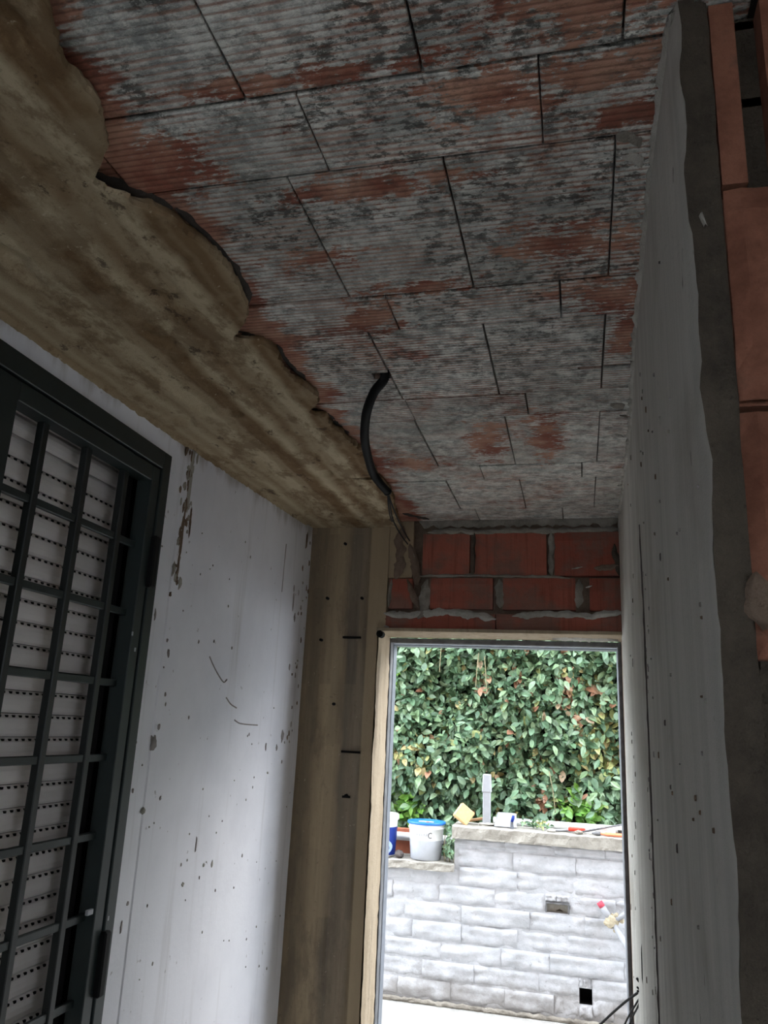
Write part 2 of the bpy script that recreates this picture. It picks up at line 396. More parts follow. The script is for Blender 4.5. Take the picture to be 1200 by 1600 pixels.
rows = [(-.205,-.055,'N'), (-.05,.305,'W'), (.308,.449,'N'), (.453,.817,'W'), (.823,.977,'N'), (.982,1.343,'W'), (1.349,1.485,'N'), (1.489,1.849,'W'),
        (1.855,1.997,'N'), (1.998,2.403,'W'), (2.406,2.551,'N'), (2.552,2.914,'W'), (2.915,3.078,'N')]
Njo = {4: [-.70,-.362,-.036], 6: [-.74,-.362,-.022], 8: [-.80,-.43,-.12], 10: [-.68,-.30,.02], 12: [-.72,-.38,-.05]}
for i, (y0, y1, k) in enumerate(rows):
    js = [-.933,-.683,-.434,-.184,.066] if k == 'W' else Njo.get(i, [-.71,-.36,-.03])
    xs = [-1.0] + js + [.21]
    for j in range(len(xs)-1):
        if xs[j+1] < -.85: continue
        g = random.uniform(.0014, .0034) if k == 'W' and i < 9 else random.uniform(.0006, .0024); a, c = xs[j]+g, xs[j+1]-g
        nt = None
        if i == 7 and j == 2: nt = (-.478, c, 1.690, 1.722)          # hole the conduit comes out of
        if i == 7 and j == 4: nt = (.010, c, 1.722, 1.733)
        if i == 7 and j == 5: nt = (a, .14, 1.724, 1.742)
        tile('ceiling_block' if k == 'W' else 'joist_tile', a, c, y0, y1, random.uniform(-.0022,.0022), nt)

# concrete soffit with its broken edge, left side of the ceiling
rag = [(-.25,-.60),(.45,-.58),(.602,-.598),(.69,-.63),(.75,-.632),(.799,-.643),(.83,-.66),(.864,-.688),(.905,-.728),(.93,-.722),(.945,-.70),(.97,-.692),(1.0,-.665),(1.021,-.65),(1.057,-.645),(1.10,-.63),
       (1.16,-.621),(1.25,-.628),(1.321,-.641),(1.36,-.665),(1.40,-.70),(1.425,-.73),(1.44,-.712),(1.46,-.672),(1.505,-.654),(1.57,-.665),(1.62,-.668),(1.658,-.663),(1.70,-.648),(1.759,-.639),(1.80,-.655),(1.84,-.69),(1.862,-.682),(1.90,-.66),(1.96,-.662),(2.008,-.653),
       (2.09,-.645),(2.173,-.632),(2.30,-.638),(2.393,-.636),(2.405,-.66),(2.418,-.75),(2.435,-.665),(2.45,-.64),(2.575,-.638),(2.65,-.645),(2.72,-.66),(2.80,-.675),(2.92,-.69),(3.075,-.71)]
def ragx(y):
    for (a, b), (c, d) in zip(rag, rag[1:]):
        if a <= y <= c: return b+(d-b)*(y-a)/(c-a)
    return rag[-1][1]
ys = []; y = -.22
while y < 3.078: ys.append(y); y += .0075
ys.append(3.078); NC = 72; V = []; Fc = []
boards = [-.98,-.90,-.80,-.735]
for y in ys:
    e = ragx(y) + .005*fb(y*16, 3.3) + .011*abs(fb(y*45, 1.1)) + .005*fb(y*120, 2); nb = ragx(y)-(ragx(max(-.2,y-.09))+ragx(min(3.07,y+.09)))/2; nb = min(1, max(0, -nb/.02))
    zl = 2.43 + .038*y/1.2 if y < 1.2 else 2.468+(y-1.2)*.0215
    for j in range(NC):
        t = j/(NC-3) if j < NC-2 else 1.0
        x = -1.15 + (e+1.15)*t
        z = zl + (2.502-zl)*min(1, t*1.0)
        z += .0022*fb(x*9, y*1.6) + .0012*fb(x*40, y*9, 2)
        z += sum(.0035 if (x+.004*fb(y*1.3, 7)) > bq else 0 for bq in boards[::2]) - sum(.003 if x > bq else 0 for bq in boards[1::2])
        pit = fb(x*11, y*7, 5, 3)
        if pit > .42: z += min(.012, (pit-.42)*.06)
        lip = max(0, 1-(e-x)/.03)
        z += .003*lip*lip*(1-nb)
        if j == NC-2: x += .002; z = z+.010+.003*fb(y*30, 9)
        if j == NC-1: x -= .006+.045*nb; z = 2.531
        V.append((x, y, z))
for i in range(len(ys)-1):
    for j in range(NC-1):
        a = i*NC+j; Fc.append((a, a+NC, a+NC+1, a+1))
o = mk('concrete_soffit', V, Fc, 'soffit', ceil); o.data.polygons.foreach_set('use_smooth', [i % (NC-1) < NC-4 for i in range(len(Fc))]); tag(o, 'tan concrete soffit with broken edge')

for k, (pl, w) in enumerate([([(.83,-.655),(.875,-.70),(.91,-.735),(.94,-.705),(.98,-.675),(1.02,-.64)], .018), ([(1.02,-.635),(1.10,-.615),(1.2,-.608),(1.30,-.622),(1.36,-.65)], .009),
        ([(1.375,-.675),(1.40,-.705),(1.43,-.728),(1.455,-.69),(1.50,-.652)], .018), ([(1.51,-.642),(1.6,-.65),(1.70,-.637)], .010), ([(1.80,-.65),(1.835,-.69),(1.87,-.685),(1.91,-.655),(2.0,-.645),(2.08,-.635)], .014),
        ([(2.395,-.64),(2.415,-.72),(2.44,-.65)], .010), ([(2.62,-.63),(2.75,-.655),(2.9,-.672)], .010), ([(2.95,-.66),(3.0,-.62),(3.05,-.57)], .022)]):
    lump_strip('edge_shade_strip', [(x-.014, y, 2.530) for (y, x) in pl], w, 'slab', ceil, out=(0,0,-1), depth=.006, seed=k*2.3+50, step=.006)  # dark strips painting the shade beside the broken soffit edge
# ---------------- left wall
wl = MB()
XL = -1.12
wl.box(-1.40, XL, -2.25, .50, 0, 2.53).box(-1.40, XL, .50, 1.895, 2.415, 2.53)
wl.add([(-1.40,1.895,0),(XL,1.895,0),(XL,1.985,0),(-1.117,1.99,0),(-1.092,3.10,0),(-1.40,3.10,0),
        (-1.40,1.895,2.53),(XL,1.895,2.53),(XL,1.985,2.53),(-1.117,1.99,2.53),(-1.092,3.10,2.53),(-1.40,3.10,2.53)],
       [(0,5,4,3,2,1),(6,7,8,9,10,11),(0,1,7,6),(1,2,8,7),(2,3,9,8),(3,4,10,9),(4,5,11,10),(5,0,6,11)])
wl.box(-1.75, -1.40, -2.25, 3.10, 0, 2.60)  # unseen block behind the shutter, added to stop light leaking in
wall_left = tag(wl.build('wall_left', 'white'), 'white painted plaster wall with scuffs and chipped spots', 'wall', kind='structure')
def lwx(y): return -1.12 if y < 1.985 else -1.117+.0225*(y-1.99)
def lw(px, py):
    X = -1.11
    for _ in range(4): c = P(px, py, 'x', X); X = lwx(c.y)
    return Vector((X+.001, c.y, c.z))
def blob(px, py, w, h, mat, X=-1.10, ang=0, par=None, name='plaster_chip', k=16):
    # irregular chip on the left wall, w along Y and h along Z in metres
    for _ in range(4): c = P(px, py, 'x', X); X = lwx(c.y)
    w *= .95; h *= .95
    sd = random.random()*90; V = [(X+.0018, c.y, c.z)]; Fc = []
    for ring, rr in ((0, .75), (1, 1.0)):
        for j in range(k):
            t = 2*math.pi*j/k; r = rr*(1+.55*fb(math.cos(t)*1.6+sd, math.sin(t)*1.6, sd, 3))
            dy, dz = math.cos(t)*w/2*r, math.sin(t)*h/2*r
            V.append((X+(.0022 if ring == 0 else -.001), c.y+dy*math.cos(ang)-dz*math.sin(ang), c.z+dy*math.sin(ang)+dz*math.cos(ang)))
    for j in range(k):
        j2 = (j+1) % k; Fc.append((0, 1+j, 1+j2)); Fc.append((1+j, 1+k+j, 1+k+j2, 1+j2))
    return mk(name, V, Fc, mat, par or wall_left)
for a in [(298,745,.022,.26,'smear'), (284,840,.013,.17,'stain'), (297,815,.012,.10,'stain'), (290,790,.02,.06,'stain'), (278,885,.012,.09,'stain'), (276,906,.02,.03,'stain'), (266,928,.012,.018,'stain'),
          (291,700,.02,.05,'stain'), (263,1020,.014,.025,'scuff'), (261,1000,.01,.012,'scuff'), (240,1161,.034,.045,'scuff'), (248,1136,.015,.02,'scuff'), (222,1268,.02,.018,'smear'), (242,960,.01,.035,'scuff'),
          (441,1150,.03,.05,'scuff'), (432,1168,.018,.025,'scuff'), (415,1167,.012,.03,'scuff'), (440,1190,.012,.014,'scuff'), (418,1208,.014,.012,'smear'),
          (458,940,.014,.09,'scuff'), (460,965,.016,.04,'scuff'), (459,920,.01,.03,'scuff'), (306,1320,.008,.05,'scuff'), (318,1352,.012,.014,'smear'), (331,1350,.012,.02,'smear'), (285,1382,.016,.014,'smear'),
          (250,1247,.01,.012,'scuff'), (207,1235,.01,.016,'scuff'), (199,1412,.01,.012,'scuff'), (189,1448,.008,.03,'scuff'), (452,1042,.012,.03,'scuff'), (470,1000,.01,.03,'stain'), (378,1337,.008,.01,'scuff'), (479,845,.02,.08,'stain'), (483,880,.012,.03,'stain'),
          (212,1160,.008,.012,'scuff'), (258,1085,.008,.012,'scuff'), (310,1003,.008,.012,'scuff'), (362,1012,.01,.012,'scuff')]:
    blob(*a)
random.seed(44)
for k in range(46):          # crumbled filler along the upright seam beside the grille
    f = random.random()**1.3; blob(299-24*f+random.gauss(0,5), 700+215*f+random.gauss(0,6), random.uniform(.006,.02), random.uniform(.012,.045), random.choice(['stain','stain','smear','mortar']))
for k in range(26):          # flaking along the far corner
    f = random.random(); blob(484-36*f+random.gauss(0,4), 835+330*f+random.gauss(0,8), random.uniform(.006,.016), random.uniform(.008,.03), random.choice(['scuff','smear','stain']))
for k in range(60):          # small scattered knocks
    blob(random.uniform(215,450), random.uniform(820,1580), random.uniform(.003,.007), random.uniform(.004,.012), random.choice(['scuff','smear']), k=8)
for pts in ([(327,1026),(333,1040),(341,1055),(349,1066),(354,1062)], [(353,1090),(360,1100),(369,1106)], [(366,1125),(374,1130),(388,1132),(402,1133)]):   # curved scratches
    MB().tube(bez([lw(*q) for q in pts], 12), .0022, 5).build('scratch', 'scuff', wall_left)
MB().tube([lw(*q) for q in ((447,850),(444,880),(440,925))], .0014, 5).build('scratch', 'scuff', wall_left)

lump_strip('soffit_edge_crust', [(lwx(y)+.002, y, (2.43+.038*y/1.2 if y < 1.2 else 2.468+(y-1.2)*.0215)-.004) for y in [.3+i*.1 for i in range(28)]], .016, 'soffit', ceil, out=(.7,0,-.7), depth=.008, seed=17)
# ---------------- end wall with the opening
we = MB()
we.box(-3.4, -1.09, 3.10, 3.33, 0, 4.8).box(.165, 3.4, 3.10, 3.33, 0, 4.8).box(-1.09, .165, 3.11, 3.33, 2.10, 4.8)  # upper part unseen, raised to block sky light from the garden wall
wall_end = tag(we.build('wall_end', 'mortar_brown'), 'end wall of red brick and dark mortar over the open doorway', 'wall', kind='structure')
# column
V = []; Fc = []
cols = [-1.105+i*(.318/30) for i in range(31)]; zs = [i*2.535/110 for i in range(111)]
bx = [-1.05,-.985,-.93,-.88,-.83]
for z in zs:
    for x in cols:
        k = sum(x > q for q in bx)
        V.append((x, 3.078 + (.004 if k % 2 else 0) + .003*fb(x*14, z*3, k) + .0015*fb(x*60, z*40, 1), z))
nx = len(cols)
for i in range(len(zs)-1):
    for j in range(nx-1): a = i*nx+j; Fc.append((a, a+1, a+nx+1, a+nx))
col = MB().add(V, Fc); col.box(-1.105, -.7871, 3.087, 3.325, 0, 2.535)
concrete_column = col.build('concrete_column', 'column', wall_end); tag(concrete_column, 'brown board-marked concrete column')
for (px, py, w) in ((550,996,.075), (548,1175,.075), (541,1245,.03)):      # tie wires and slots left by the formwork
    c = P(px, py, 'y', 3.075); MB().box(c.x-w/2, c.x+w/2, 3.068, 3.09, c.z-.004, c.z+.004).build('tie_wire', 'hole', concrete_column)
for (px, py) in ((512,935),(502,1000),(566,935),(540,850),(541,1243),(522,1100)):
    c = P(px, py, 'y', 3.075); MB().tube([(c.x,3.065,c.z),(c.x,3.09,c.z)], .006, 8).build('nail_hole', 'hole', concrete_column)
# bright jamb face: rough render grid
V = []; Fc = []; Yk = [3.080+i*.022 for i in range(10)]; Zk = [i*2.08/90 for i in range(91)]
for z in Zk:
    for y in Yk: V.append((-.780+.004*fb(y*16, z*5, 3)+.0025*fb(y*60, z*40), y, z))
for i in range(90):
    for j in range(9): a = i*10+j; Fc.append((a, a+1, a+11, a+10))
tag(mk('jamb_render', V, Fc, 'jamb', wall_end, True), 'pale render on the doorway jamb')
# courses over the opening
YB = 3.078
def rough_block(seed, nx=8, nz=5, amp=.02, mat='brick', name='brick'):
    V = []; Fc = []; random.seed(seed)
    for i in range(nz+1):
        for j in range(nx+1):
            u, v = j/nx, i/nz
            ed = min(u, 1-u, v, 1-v)
            V.append((u-.5, ((.20 if amp > .1 else .042) if ed == 0 else 0) + amp*fb(u*3+seed, v*3, seed, 3), v-.5+(.05*fb(u*5, seed+v) if amp > .1 else 0)))
    k = len(V)
    for i in range(nz):
        for j in range(nx): a = i*(nx+1)+j; Fc.append((a, a+1, a+nx+2, a+nx+1))
    V += [(-.5,1,-.5),(.5,1,-.5),(.5,1,.5),(-.5,1,.5)]
    bot = list(range(nx+1)); topr = [nz*(nx+1)+j for j in range(nx+1)]
    lf = [i*(nx+1) for i in range(nz+1)]; rt = [i*(nx+1)+nx for i in range(nz+1)]
    Fc += [tuple(bot[::-1])+(k, k+1), tuple(topr)+(k+2, k+3), tuple(lf)+(k+3, k), tuple(rt[::-1])+(k+1, k+2), (k, k+3, k+2, k+1)]
    me = bpy.data.meshes.new(name); me.from_pydata(V, [], Fc); me.materials.append(M[mat])
    if amp > .1: me.polygons.foreach_set('use_smooth', [len(f) == 4 for f in Fc])
    return me
bmesh_var = [rough_block(k, amp=.06) for k in range(4)]
random.seed(11)
for (x0, x1, z0, z1) in [(-.612,-.42,2.302,2.475), (-.400,-.116,2.302,2.475), (-.085,.163,2.302,2.475),
                         (-.745,-.650,2.168,2.29), (-.575,-.325,2.168,2.292), (-.285,-.008,2.168,2.292), (.045,.163,2.168,2.292),
                         (-.765,-.315,2.090,2.150), (-.310,.163,2.090,2.150)]:
    o = link('brick', random.choice(bmesh_var), wall_end)
    o.location = ((x0+x1)/2, YB+random.uniform(-.002,.003), (z0+z1)/2); o.scale = (x1-x0, .05, z1-z0)
def ew(px, py, y=3.079): return P(px, py, 'y', y)
for k, (pl, w, mt) in enumerate([
        ([(600,958),(640,962),(662,958),(700,956),(760,963),(775,968)], .018, 'mortar_pale'), ([(800,963),(850,960),(880,960),(925,964),(950,958),(972,957)], .016, 'mortar_pale'),
        ([(655,900),(740,899),(860,901),(890,904)], .007, 'mortar'), ([(668,905),(664,930),(660,958),(652,966)], .026, 'mortar'), ([(780,905),(782,950)], .022, 'mortar'), ([(905,905),(903,950)], .018, 'mortar'),
        ([(741,830),(741,895)], .006, 'mortar_dark'), ([(861,832),(862,900)], .014, 'mortar'), ([(668,832),(720,829),(735,832),(790,829),(855,829),(900,828),(970,826)], .013, 'mortar'),
        ([(655,815),(700,814),(800,811),(900,811),(970,809)], .034, 'mortar'), ([(640,850),(648,880),(652,915)], .020, 'mortar_brown'), ([(630,822),(624,850),(626,880),(618,905)], .026, 'mortar_brown'),
        ([(636,905),(645,930),(655,950)], .016, 'mortar_brown'), ([(612,905),(609,930),(607,948)], .010, 'mortar'), ([(928,888),(945,886),(968,884)], .024, 'mortar_brown'), ([(893,889),(910,886)], .006, 'mortar_pale'), ([(960,850),(968,900)], .018, 'mortar_dark'),
        ([(600,978),(608,980)], .012, 'mortar_pale'), ([(645,862),(650,874)], .014, 'mortar'), ([(915,918),(925,915)], .010, 'mortar_pale')]):
    lump_strip('mortar_smear', [ew(*q) for q in pl], w, mt, wall_end, seed=k*3.1, depth=.010)
# upper strip of concrete and the left dark upstand
MB().box(-.787, -.755, 3.082, 3.12, 2.09, 2.535).build('board_mark_strip', 'column', wall_end)
MB().box(-.755, -.655, 3.090, 3.12, 2.295, 2.535).build('concrete_patch', 'column', wall_end)
# formwork board under the lintel
MB().add(*bevel_box(-.788, .166, 3.066, 3.292, 2.074, 2.088, .002)).build('lintel_board', 'jamb', wall_end)
lump_strip('mortar_smear', [(-.1,3.20,2.0735),(.02,3.22,2.0735),(.15,3.21,2.0735)], .05, 'mortar_pale', wall_end, out=(0,0,-1), seed=91)
o = MB().tube([(-.772,3.058,2.062),(-.772,3.095,2.062)], .014, 10).build('corner_hole', 'hole', wall_end)
# ---------------- steel door frame in the opening
door = tag(bpy.data.objects.new('door_1', None), 'rough grey steel frame lining the open doorway', 'door frame', kind='structure'); COL.objects.link(door)
door.location = (-.31, 3.31, 0)
def dpart(name, mat, *b):
    mb = MB()
    for q in b: mb.add(*bevel_box(q[0]+.31, q[1]+.31, q[2]-3.31, q[3]-3.31, q[4], q[5], .0015))
    return mb.build(name, mat, door)
dpart('frame_post', 'dsteel', (-.788,-.776,3.285,3.330,0,2.072)); dpart('frame_flange', 'galv', (-.779,-.773,3.330,3.390,0,2.060))
dpart('frame_post', 'dsteel', (.150,.164,3.285,3.330,0,2.072)); dpart('frame_flange', 'galv', (.149,.155,3.330,3.390,0,2.060))
dpart('frame_header', 'dsteel', (-.776,.150,3.285,3.330,2.052,2.072)); dpart('frame_flange', 'galv', (-.773,.149,3.330,3.400,2.046,2.052))

# ---------------- right wall: grey render over hollow brick, ends raw beside the camera
plan = [(.77,.119),(1.0,.120),(1.47,.127),(1.83,.139),(1.985,.146),(1.992,.153),(1.999,.153),(2.006,.147),(2.29,.154),(2.7,.160),(3.0,.163),(3.02,.158),(3.10,.158)]
def wx(y):
    for (a, b), (c, d) in zip(plan, plan[1:]):
        if a <= y <= c: return b+(d-b)*(y-a)/(c-a)
    return plan[-1][1]
yy = sorted(set([.77+i*.03 for i in range(78)] + [p[0] for p in plan])); zz = [i*2.53/170 for i in range(171)]
V = []; Fc = []
for z in zz:
    for y in yy:
        e = .006*max(0, 1-(y-.77)/.02)*(1+fb(z*9, 2))
        V.append((wx(y)+.0022*fb(y*2.5, z*1.1, 8)+.0012*fb(y*22, z*4, 3)+e, y+(.005*fb(z*5, 4)+.004*fb(z*22, 1) if y == yy[0] else 0), z))
nx = len(yy)
for i in range(len(zz)-1):
    for j in range(nx-1): a = i*nx+j; Fc.append((a, a+nx, a+nx+1, a+1))
wr = MB().add(V, Fc); wr.box(.168, .30, 1.03, 3.10, 0, 2.53)
# raw end of the render coat, its back-lit shade painted as dark mortar
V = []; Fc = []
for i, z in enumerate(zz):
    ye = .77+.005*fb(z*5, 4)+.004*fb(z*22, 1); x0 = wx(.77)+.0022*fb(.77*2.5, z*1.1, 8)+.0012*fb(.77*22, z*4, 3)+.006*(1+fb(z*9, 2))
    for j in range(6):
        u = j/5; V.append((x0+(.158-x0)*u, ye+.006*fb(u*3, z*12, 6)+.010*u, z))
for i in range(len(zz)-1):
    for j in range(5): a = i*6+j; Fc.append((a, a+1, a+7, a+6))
wr.box(.150, .158, .80, 1.03, 0, 2.53); rawV, rawF = V, Fc
wall_right = tag(wr.build('wall_right', 'render', None, True), 'grey rendered wall with upright streaks beside the doorway', 'wall', kind='structure')
tag(mk('raw_render_end', rawV, rawF, 'mortar_dark', wall_right, True), 'broken end of the render coat with its shade painted dark')
for p_ in wall_right.data.polygons:
    if p_.area > .02: p_.use_smooth = False
lump_strip('mortar_fillet', [(wx(y)+.004, y, 2.526) for y in [.78+i*.1 for i in range(23)]], .020, 'mortar_pale', wall_right, out=(-.7,0,-.7), depth=.016, seed=4)
for k, (px, py, r) in enumerate([(965,635,.028), (968,680,.020), (955,775,.030), (975,650,.018), (972,760,.022), (990,330,.02), (985,215,.03), (990,250,.025), (985,560,.02)]):
    c = P(px, py, 'z', 2.528); r *= .65; lump_strip('mortar_lump', [(c.x-r, c.y-r*.6, 2.53), (c.x, c.y, 2.53), (c.x+r*.8, c.y+r, 2.53)], r, 'mortar_pale' if k % 3 else 'mortar', wall_right, out=(0,0,-1), depth=.008, seed=k*7+2, step=.004)
def rw(px, py):          # pixel -> point on the right wall
    X = .15
    for _ in range(6):
        c = P(px, py, 'x', X); X = wx(min(3.09, max(.78, c.y)))
    return Vector((X, min(3.06, max(.80, c.y)), c.z))
def wsurf(y, z): return wx(min(3.09, max(.78, y)))+.0022*fb(y*2.5, z*1.1, 8)+.0012*fb(y*22, z*4, 3)
def rchip(px, py, w, h, mat, k=14):
    c = rw(px, py); f_ = min(1, c.y/2.6); w *= f_; h *= f_; c.x = wsurf(c.y, c.z); sd = random.random()*50; V = [(c.x-.0022, c.y, c.z)]; Fc = []
    for ring, rr in ((0, .7), (1, 1.0)):
        for q in range(k):
            a = 2*math.pi*q/k; u = rr*(1+.5*fb(math.cos(a)*1.5+sd, math.sin(a)*1.5, sd, 3)); y = c.y+math.cos(a)*w/2*u
            z = c.z+math.sin(a)*h/2*u; V.append((wsurf(y, z)-(.0020 if ring == 0 else -.001), y, z))
    for q in range(k): q2 = (q+1) % k; Fc += [(0, 1+q2, 1+q), (1+q, 1+q2, 1+k+q2, 1+k+q)]
    return mk('render_chip', V, Fc, mat, wall_right)
random.seed(12)
for (px, py, w, h, mt) in [(1003,1505,.022,.11,'hole'), (1059,1327,.016,.03,'stone'), (1040,1130,.016,.022,'stone'), (1030,1180,.012,.02,'stain'), (1048,1230,.010,.014,'stone'), (1033,870,.016,.03,'stone'), (1045,905,.02,.012,'stain'),
                           (1025,745,.014,.02,'stain'), (1010,640,.014,.03,'stain'), (1032,410,.012,.012,'stone'), (1050,1410,.010,.02,'stain'), (1120,700,.01,.014,'scuff')]: rchip(px, py, w, h, mt)
for k in range(90):          # pock marks, densest along the two upright seams
    f = random.random(); py = 560+1000*f
    px = random.choice([1004+24*max(0, f-.15)+random.gauss(0,2), 984+10*f+random.gauss(0,2), random.uniform(1010, 1075+60*f)])
    rchip(px, py, random.uniform(.004,.011), random.uniform(.005,.022), random.choice(['stain','scuff','scuff','mortar','smear']), 11)
for pts in ([(1000,820),(1006,950),(1010,1050),(1016,1200),(1021,1330),(1026,1460),(1031,1600)], [(1005,360),(1003,390)]):
    q = bez([rw(*p_) for p_ in pts], 60)
    MB().tube([Vector((v.x-.0005+.0012*fb(v.z*30, 3), v.y+.004*fb(v.z*14, 5), v.z)) for v in q], [.0022+.0014*fb(v.z*25, 8) for v in q], 6).build('seam_crack', 'stone', wall_right)
# hollow bricks of the raw wall end, the topmost broken open
def hollow(z0, z1, open_, y0, seed):
    mb = MB(); x0, x1 = .160, .292; d = .24
    if open_:
        for (a, c) in ((x0, x0+.026), (.214, .224), (x1-.012, x1)): mb.box(a, c, y0, y0+d, z0, z1)
        for z in (z0, (z0+z1)/2, z1-.012): mb.box(x0+.026, x1-.012, y0+.03, y0+d, z, z+.012)
        mb.box(x0+.026, x1-.012, y0+d-.02, y0+d, z0, z1)
    else:
        k = 8; V = []; Fc = []
        for i in range(k+1):
            for j in range(k+1):
                u, v = j/k, i/k; ed = 0 if 0 < i < k and 0 < j < k else .006
                V.append((x0+(x1-x0)*u+.002*fb(v*5, seed), y0+ed+.008*fb(u*4+seed, v*5, 2), z0+(z1-z0)*v))
        for i in range(k):
            for j in range(k): a = i*(k+1)+j; Fc.append((a, a+1, a+k+2, a+k+1))
        mb.add(V, Fc); mb.box(x0+.001, x1, y0+.02, y0+d, z0, z1)
    return mb.build('hollow_brick', 'orange' if seed < 14 else 'mortar_dark', wall_right)
zt = 2.525
for k in range(10):
    z1 = zt-k*.252; z0 = max(.004, z1-.244)
    if z1 < .05: break
    hollow(z0, z1, k == 0, .782 + (.0, -.006, .006, .02)[k % 4 if k < 3 else 3], k*5+1)
MB().box(.166, .29, .812, 1.02, 0, 2.528).build('mortar_bed', 'mortar_dark', wall_right)
lump_strip('mortar_lump', [P(1180,895,'y',.775), P(1190,940,'y',.775), P(1196,985,'y',.775)], .016, 'mortar_brown', wall_right, depth=.012, seed=33, step=.004)
lump_strip('mortar_lump', [P(1095,335,'y',.77), P(1103,352,'y',.77)], .006, 'mortar_pale', wall_right, depth=.008, seed=35)
tag(MB().box(.300, 1.95, .84, .99, 0, 2.53).build('wall_side', 'mortar_dark'), 'dark raw wall to the right behind the broken brick end', 'wall', kind='structure')
# the unseen room behind the camera: two openings added to bring in fill daylight
tag(MB().box(1.75, 1.95, -2.25, -1.45, 0, 2.53).box(1.75, 1.95, -.60, .84, 0, 2.53).box(1.75, 1.95, -1.45, -.60, 0, 1.05).box(1.75, 1.95, -1.45, -.60, 1.95, 2.53).build('wall_far', 'mortar'), 'grey raw side wall with an added opening for fill daylight', 'wall', kind='structure')
tag(MB().box(-1.40, -.60, -2.25, -2.05, 0, 2.53).box(.15, 1.75, -2.25, -2.05, 0, 2.53).box(-.60, .15, -2.25, -2.05, 0, 1.15).box(-.60, .15, -2.25, -2.05, 1.95, 2.53).build('wall_back', 'mortar'), 'grey raw back wall with an added opening for fill daylight', 'wall', kind='structure')

# ================================================================ GRILLE AND SHUTTER
gr = empty('security_grille', 'dark green steel grille gate with square bars over the roller shutter', 'grille', (-1.12, 1.195, 0))
G0 = Vector((-1.12, 1.195, 0))
def gpart(name, b, mat='green', bev=.002, par=None):
    V, Fc = bevel_box(b[0]-G0.x, b[1]-G0.x, b[2]-G0.y, b[3]-G0.y, b[4], b[5], bev)
    return mk(name, V, Fc, mat, par or gr)
XF = -1.106
gpart('outer_frame_post', (-1.165, XF, 1.853, 1.893, .0, 2.412)); gpart('outer_frame_post', (-1.165, XF, .505, .540, .0, 2.412))
gpart('outer_frame_header', (-1.165, XF, .540, 1.853, 2.362, 2.412))
for (ya, yb) in ((1.200, 1.848), (.545, 1.194)):
    gpart('leaf_stile', (-1.155, XF-.004, ya, ya+.072 if ya > 1 else ya+.038, .02, 2.357)); gpart('leaf_stile', (-1.155, XF-.004, yb-.038 if ya > 1 else yb-.060, yb, .02, 2.357))
    a, b = (ya+.072, yb-.038) if ya > 1 else (ya+.038, yb-.060)
    gpart('leaf_rail', (-1.155, XF-.004, a, b, 2.315, 2.357)); gpart('leaf_rail', (-1.155, XF-.004, a, b, .02, .08))
    vb = (1.394, 1.557, 1.722) if ya > 1 else (.70, .86, 1.02)
    for y in vb: gpart('upright_bar', (-1.150, -1.130, y-.010, y+.010, .08, 2.315), 'greendark')
    z = 2.137
    while z > .1:
        edges = [a]+[q for q in vb]+[b]
        for y0, y1 in zip(edges, edges[1:]):
            gpart('cross_bar', (-1.146, -1.134, y0+(.010 if y0 != a else 0), y1-(.010 if y1 != b else 0), z-.009, z+.009), 'green')
        z -= .1795
for z in (2.10, 1.135): gpart('hinge', (-1.150, XF+.012, 1.843, 1.868, z-.07, z+.07), 'conduit', .004)
c = P(143, 1424, 'x', XF); gpart('latch_tab', (XF-.004, XF+.004, c.y-.020, c.y+.002, c.z-.006, c.z+.006), 'pvc', .001)
for (px, py) in ((207,990),(169,1435),(211,1015)):
    c = P(px, py, 'x', XF); gpart('paint_chip', (XF-.001, XF+.001, c.y-.003, c.y+.003, c.z-.005, c.z+.005), 'pvc', .0004)
# roller shutter
sh = empty('roller_shutter', 'closed grey-white roller shutter with rows of slot perforations behind the grille', 'roller shutter', (-1.225, 1.195, 0))
prof = [(0,-.0245),(.005,-.019),(.0085,-.008),(.009,.004),(.007,.014),(.002,.021),(-.001,.0245)]
Yl = (.51-1.195, 1.885-1.195)
V = []; Fc = []
for y in Yl:
    for (x, z) in prof: V.append((x, y, z))
    V += [(-.004, y, .0245), (-.004, y, -.0245)]
k = len(prof)+2
for j in range(k): Fc.append((j, (j+1) % k, k+(j+1) % k, k+j))
Fc += [tuple(range(k-1,-1,-1)), tuple(range(k,2*k))]
slat_me = bpy.data.meshes.new('slat'); slat_me.from_pydata(V, [], Fc); slat_me.materials.append(M['shutter'])
hb = MB(); y = Yl[0]+.03
while y < Yl[1]-.01:
    hb.box(.0012, .0062, y, y+.0075, .0165, .0215); y += .0225
hole_me = bpy.data.meshes.new('perforation'); hole_me.from_pydata([tuple(v) for v in hb.v], [], hb.f); hole_me.materials.append(M['hole'])
pitch = .0505; z = 2.375; i = 0
while z > .03:
    o = link('slat', slat_me, sh); o.location = (0, 0, z)
    if i > 2:
        h_ = link('perforation', hole_me, o); h_['kind'] = 'stuff'
    z -= pitch; i += 1
mbk = MB().box(-.012, -.006, Yl[0], Yl[1], .0, 2.41); mbk.build('backing', 'hole', sh)
MB().box(-.02, .034, 1.846-1.195, 1.893-1.195, 0, 2.41).build('guide_rail', 'conduit', sh)
MB().box(-.02, .016, .502-1.195, .53-1.195, 0, 2.41).build('guide_rail', 'conduit', sh)
MB().box(-.08, .095, 1.8845-1.195, 1.8945-1.195, 0, 2.412).build('reveal_lining', 'greendark', sh)

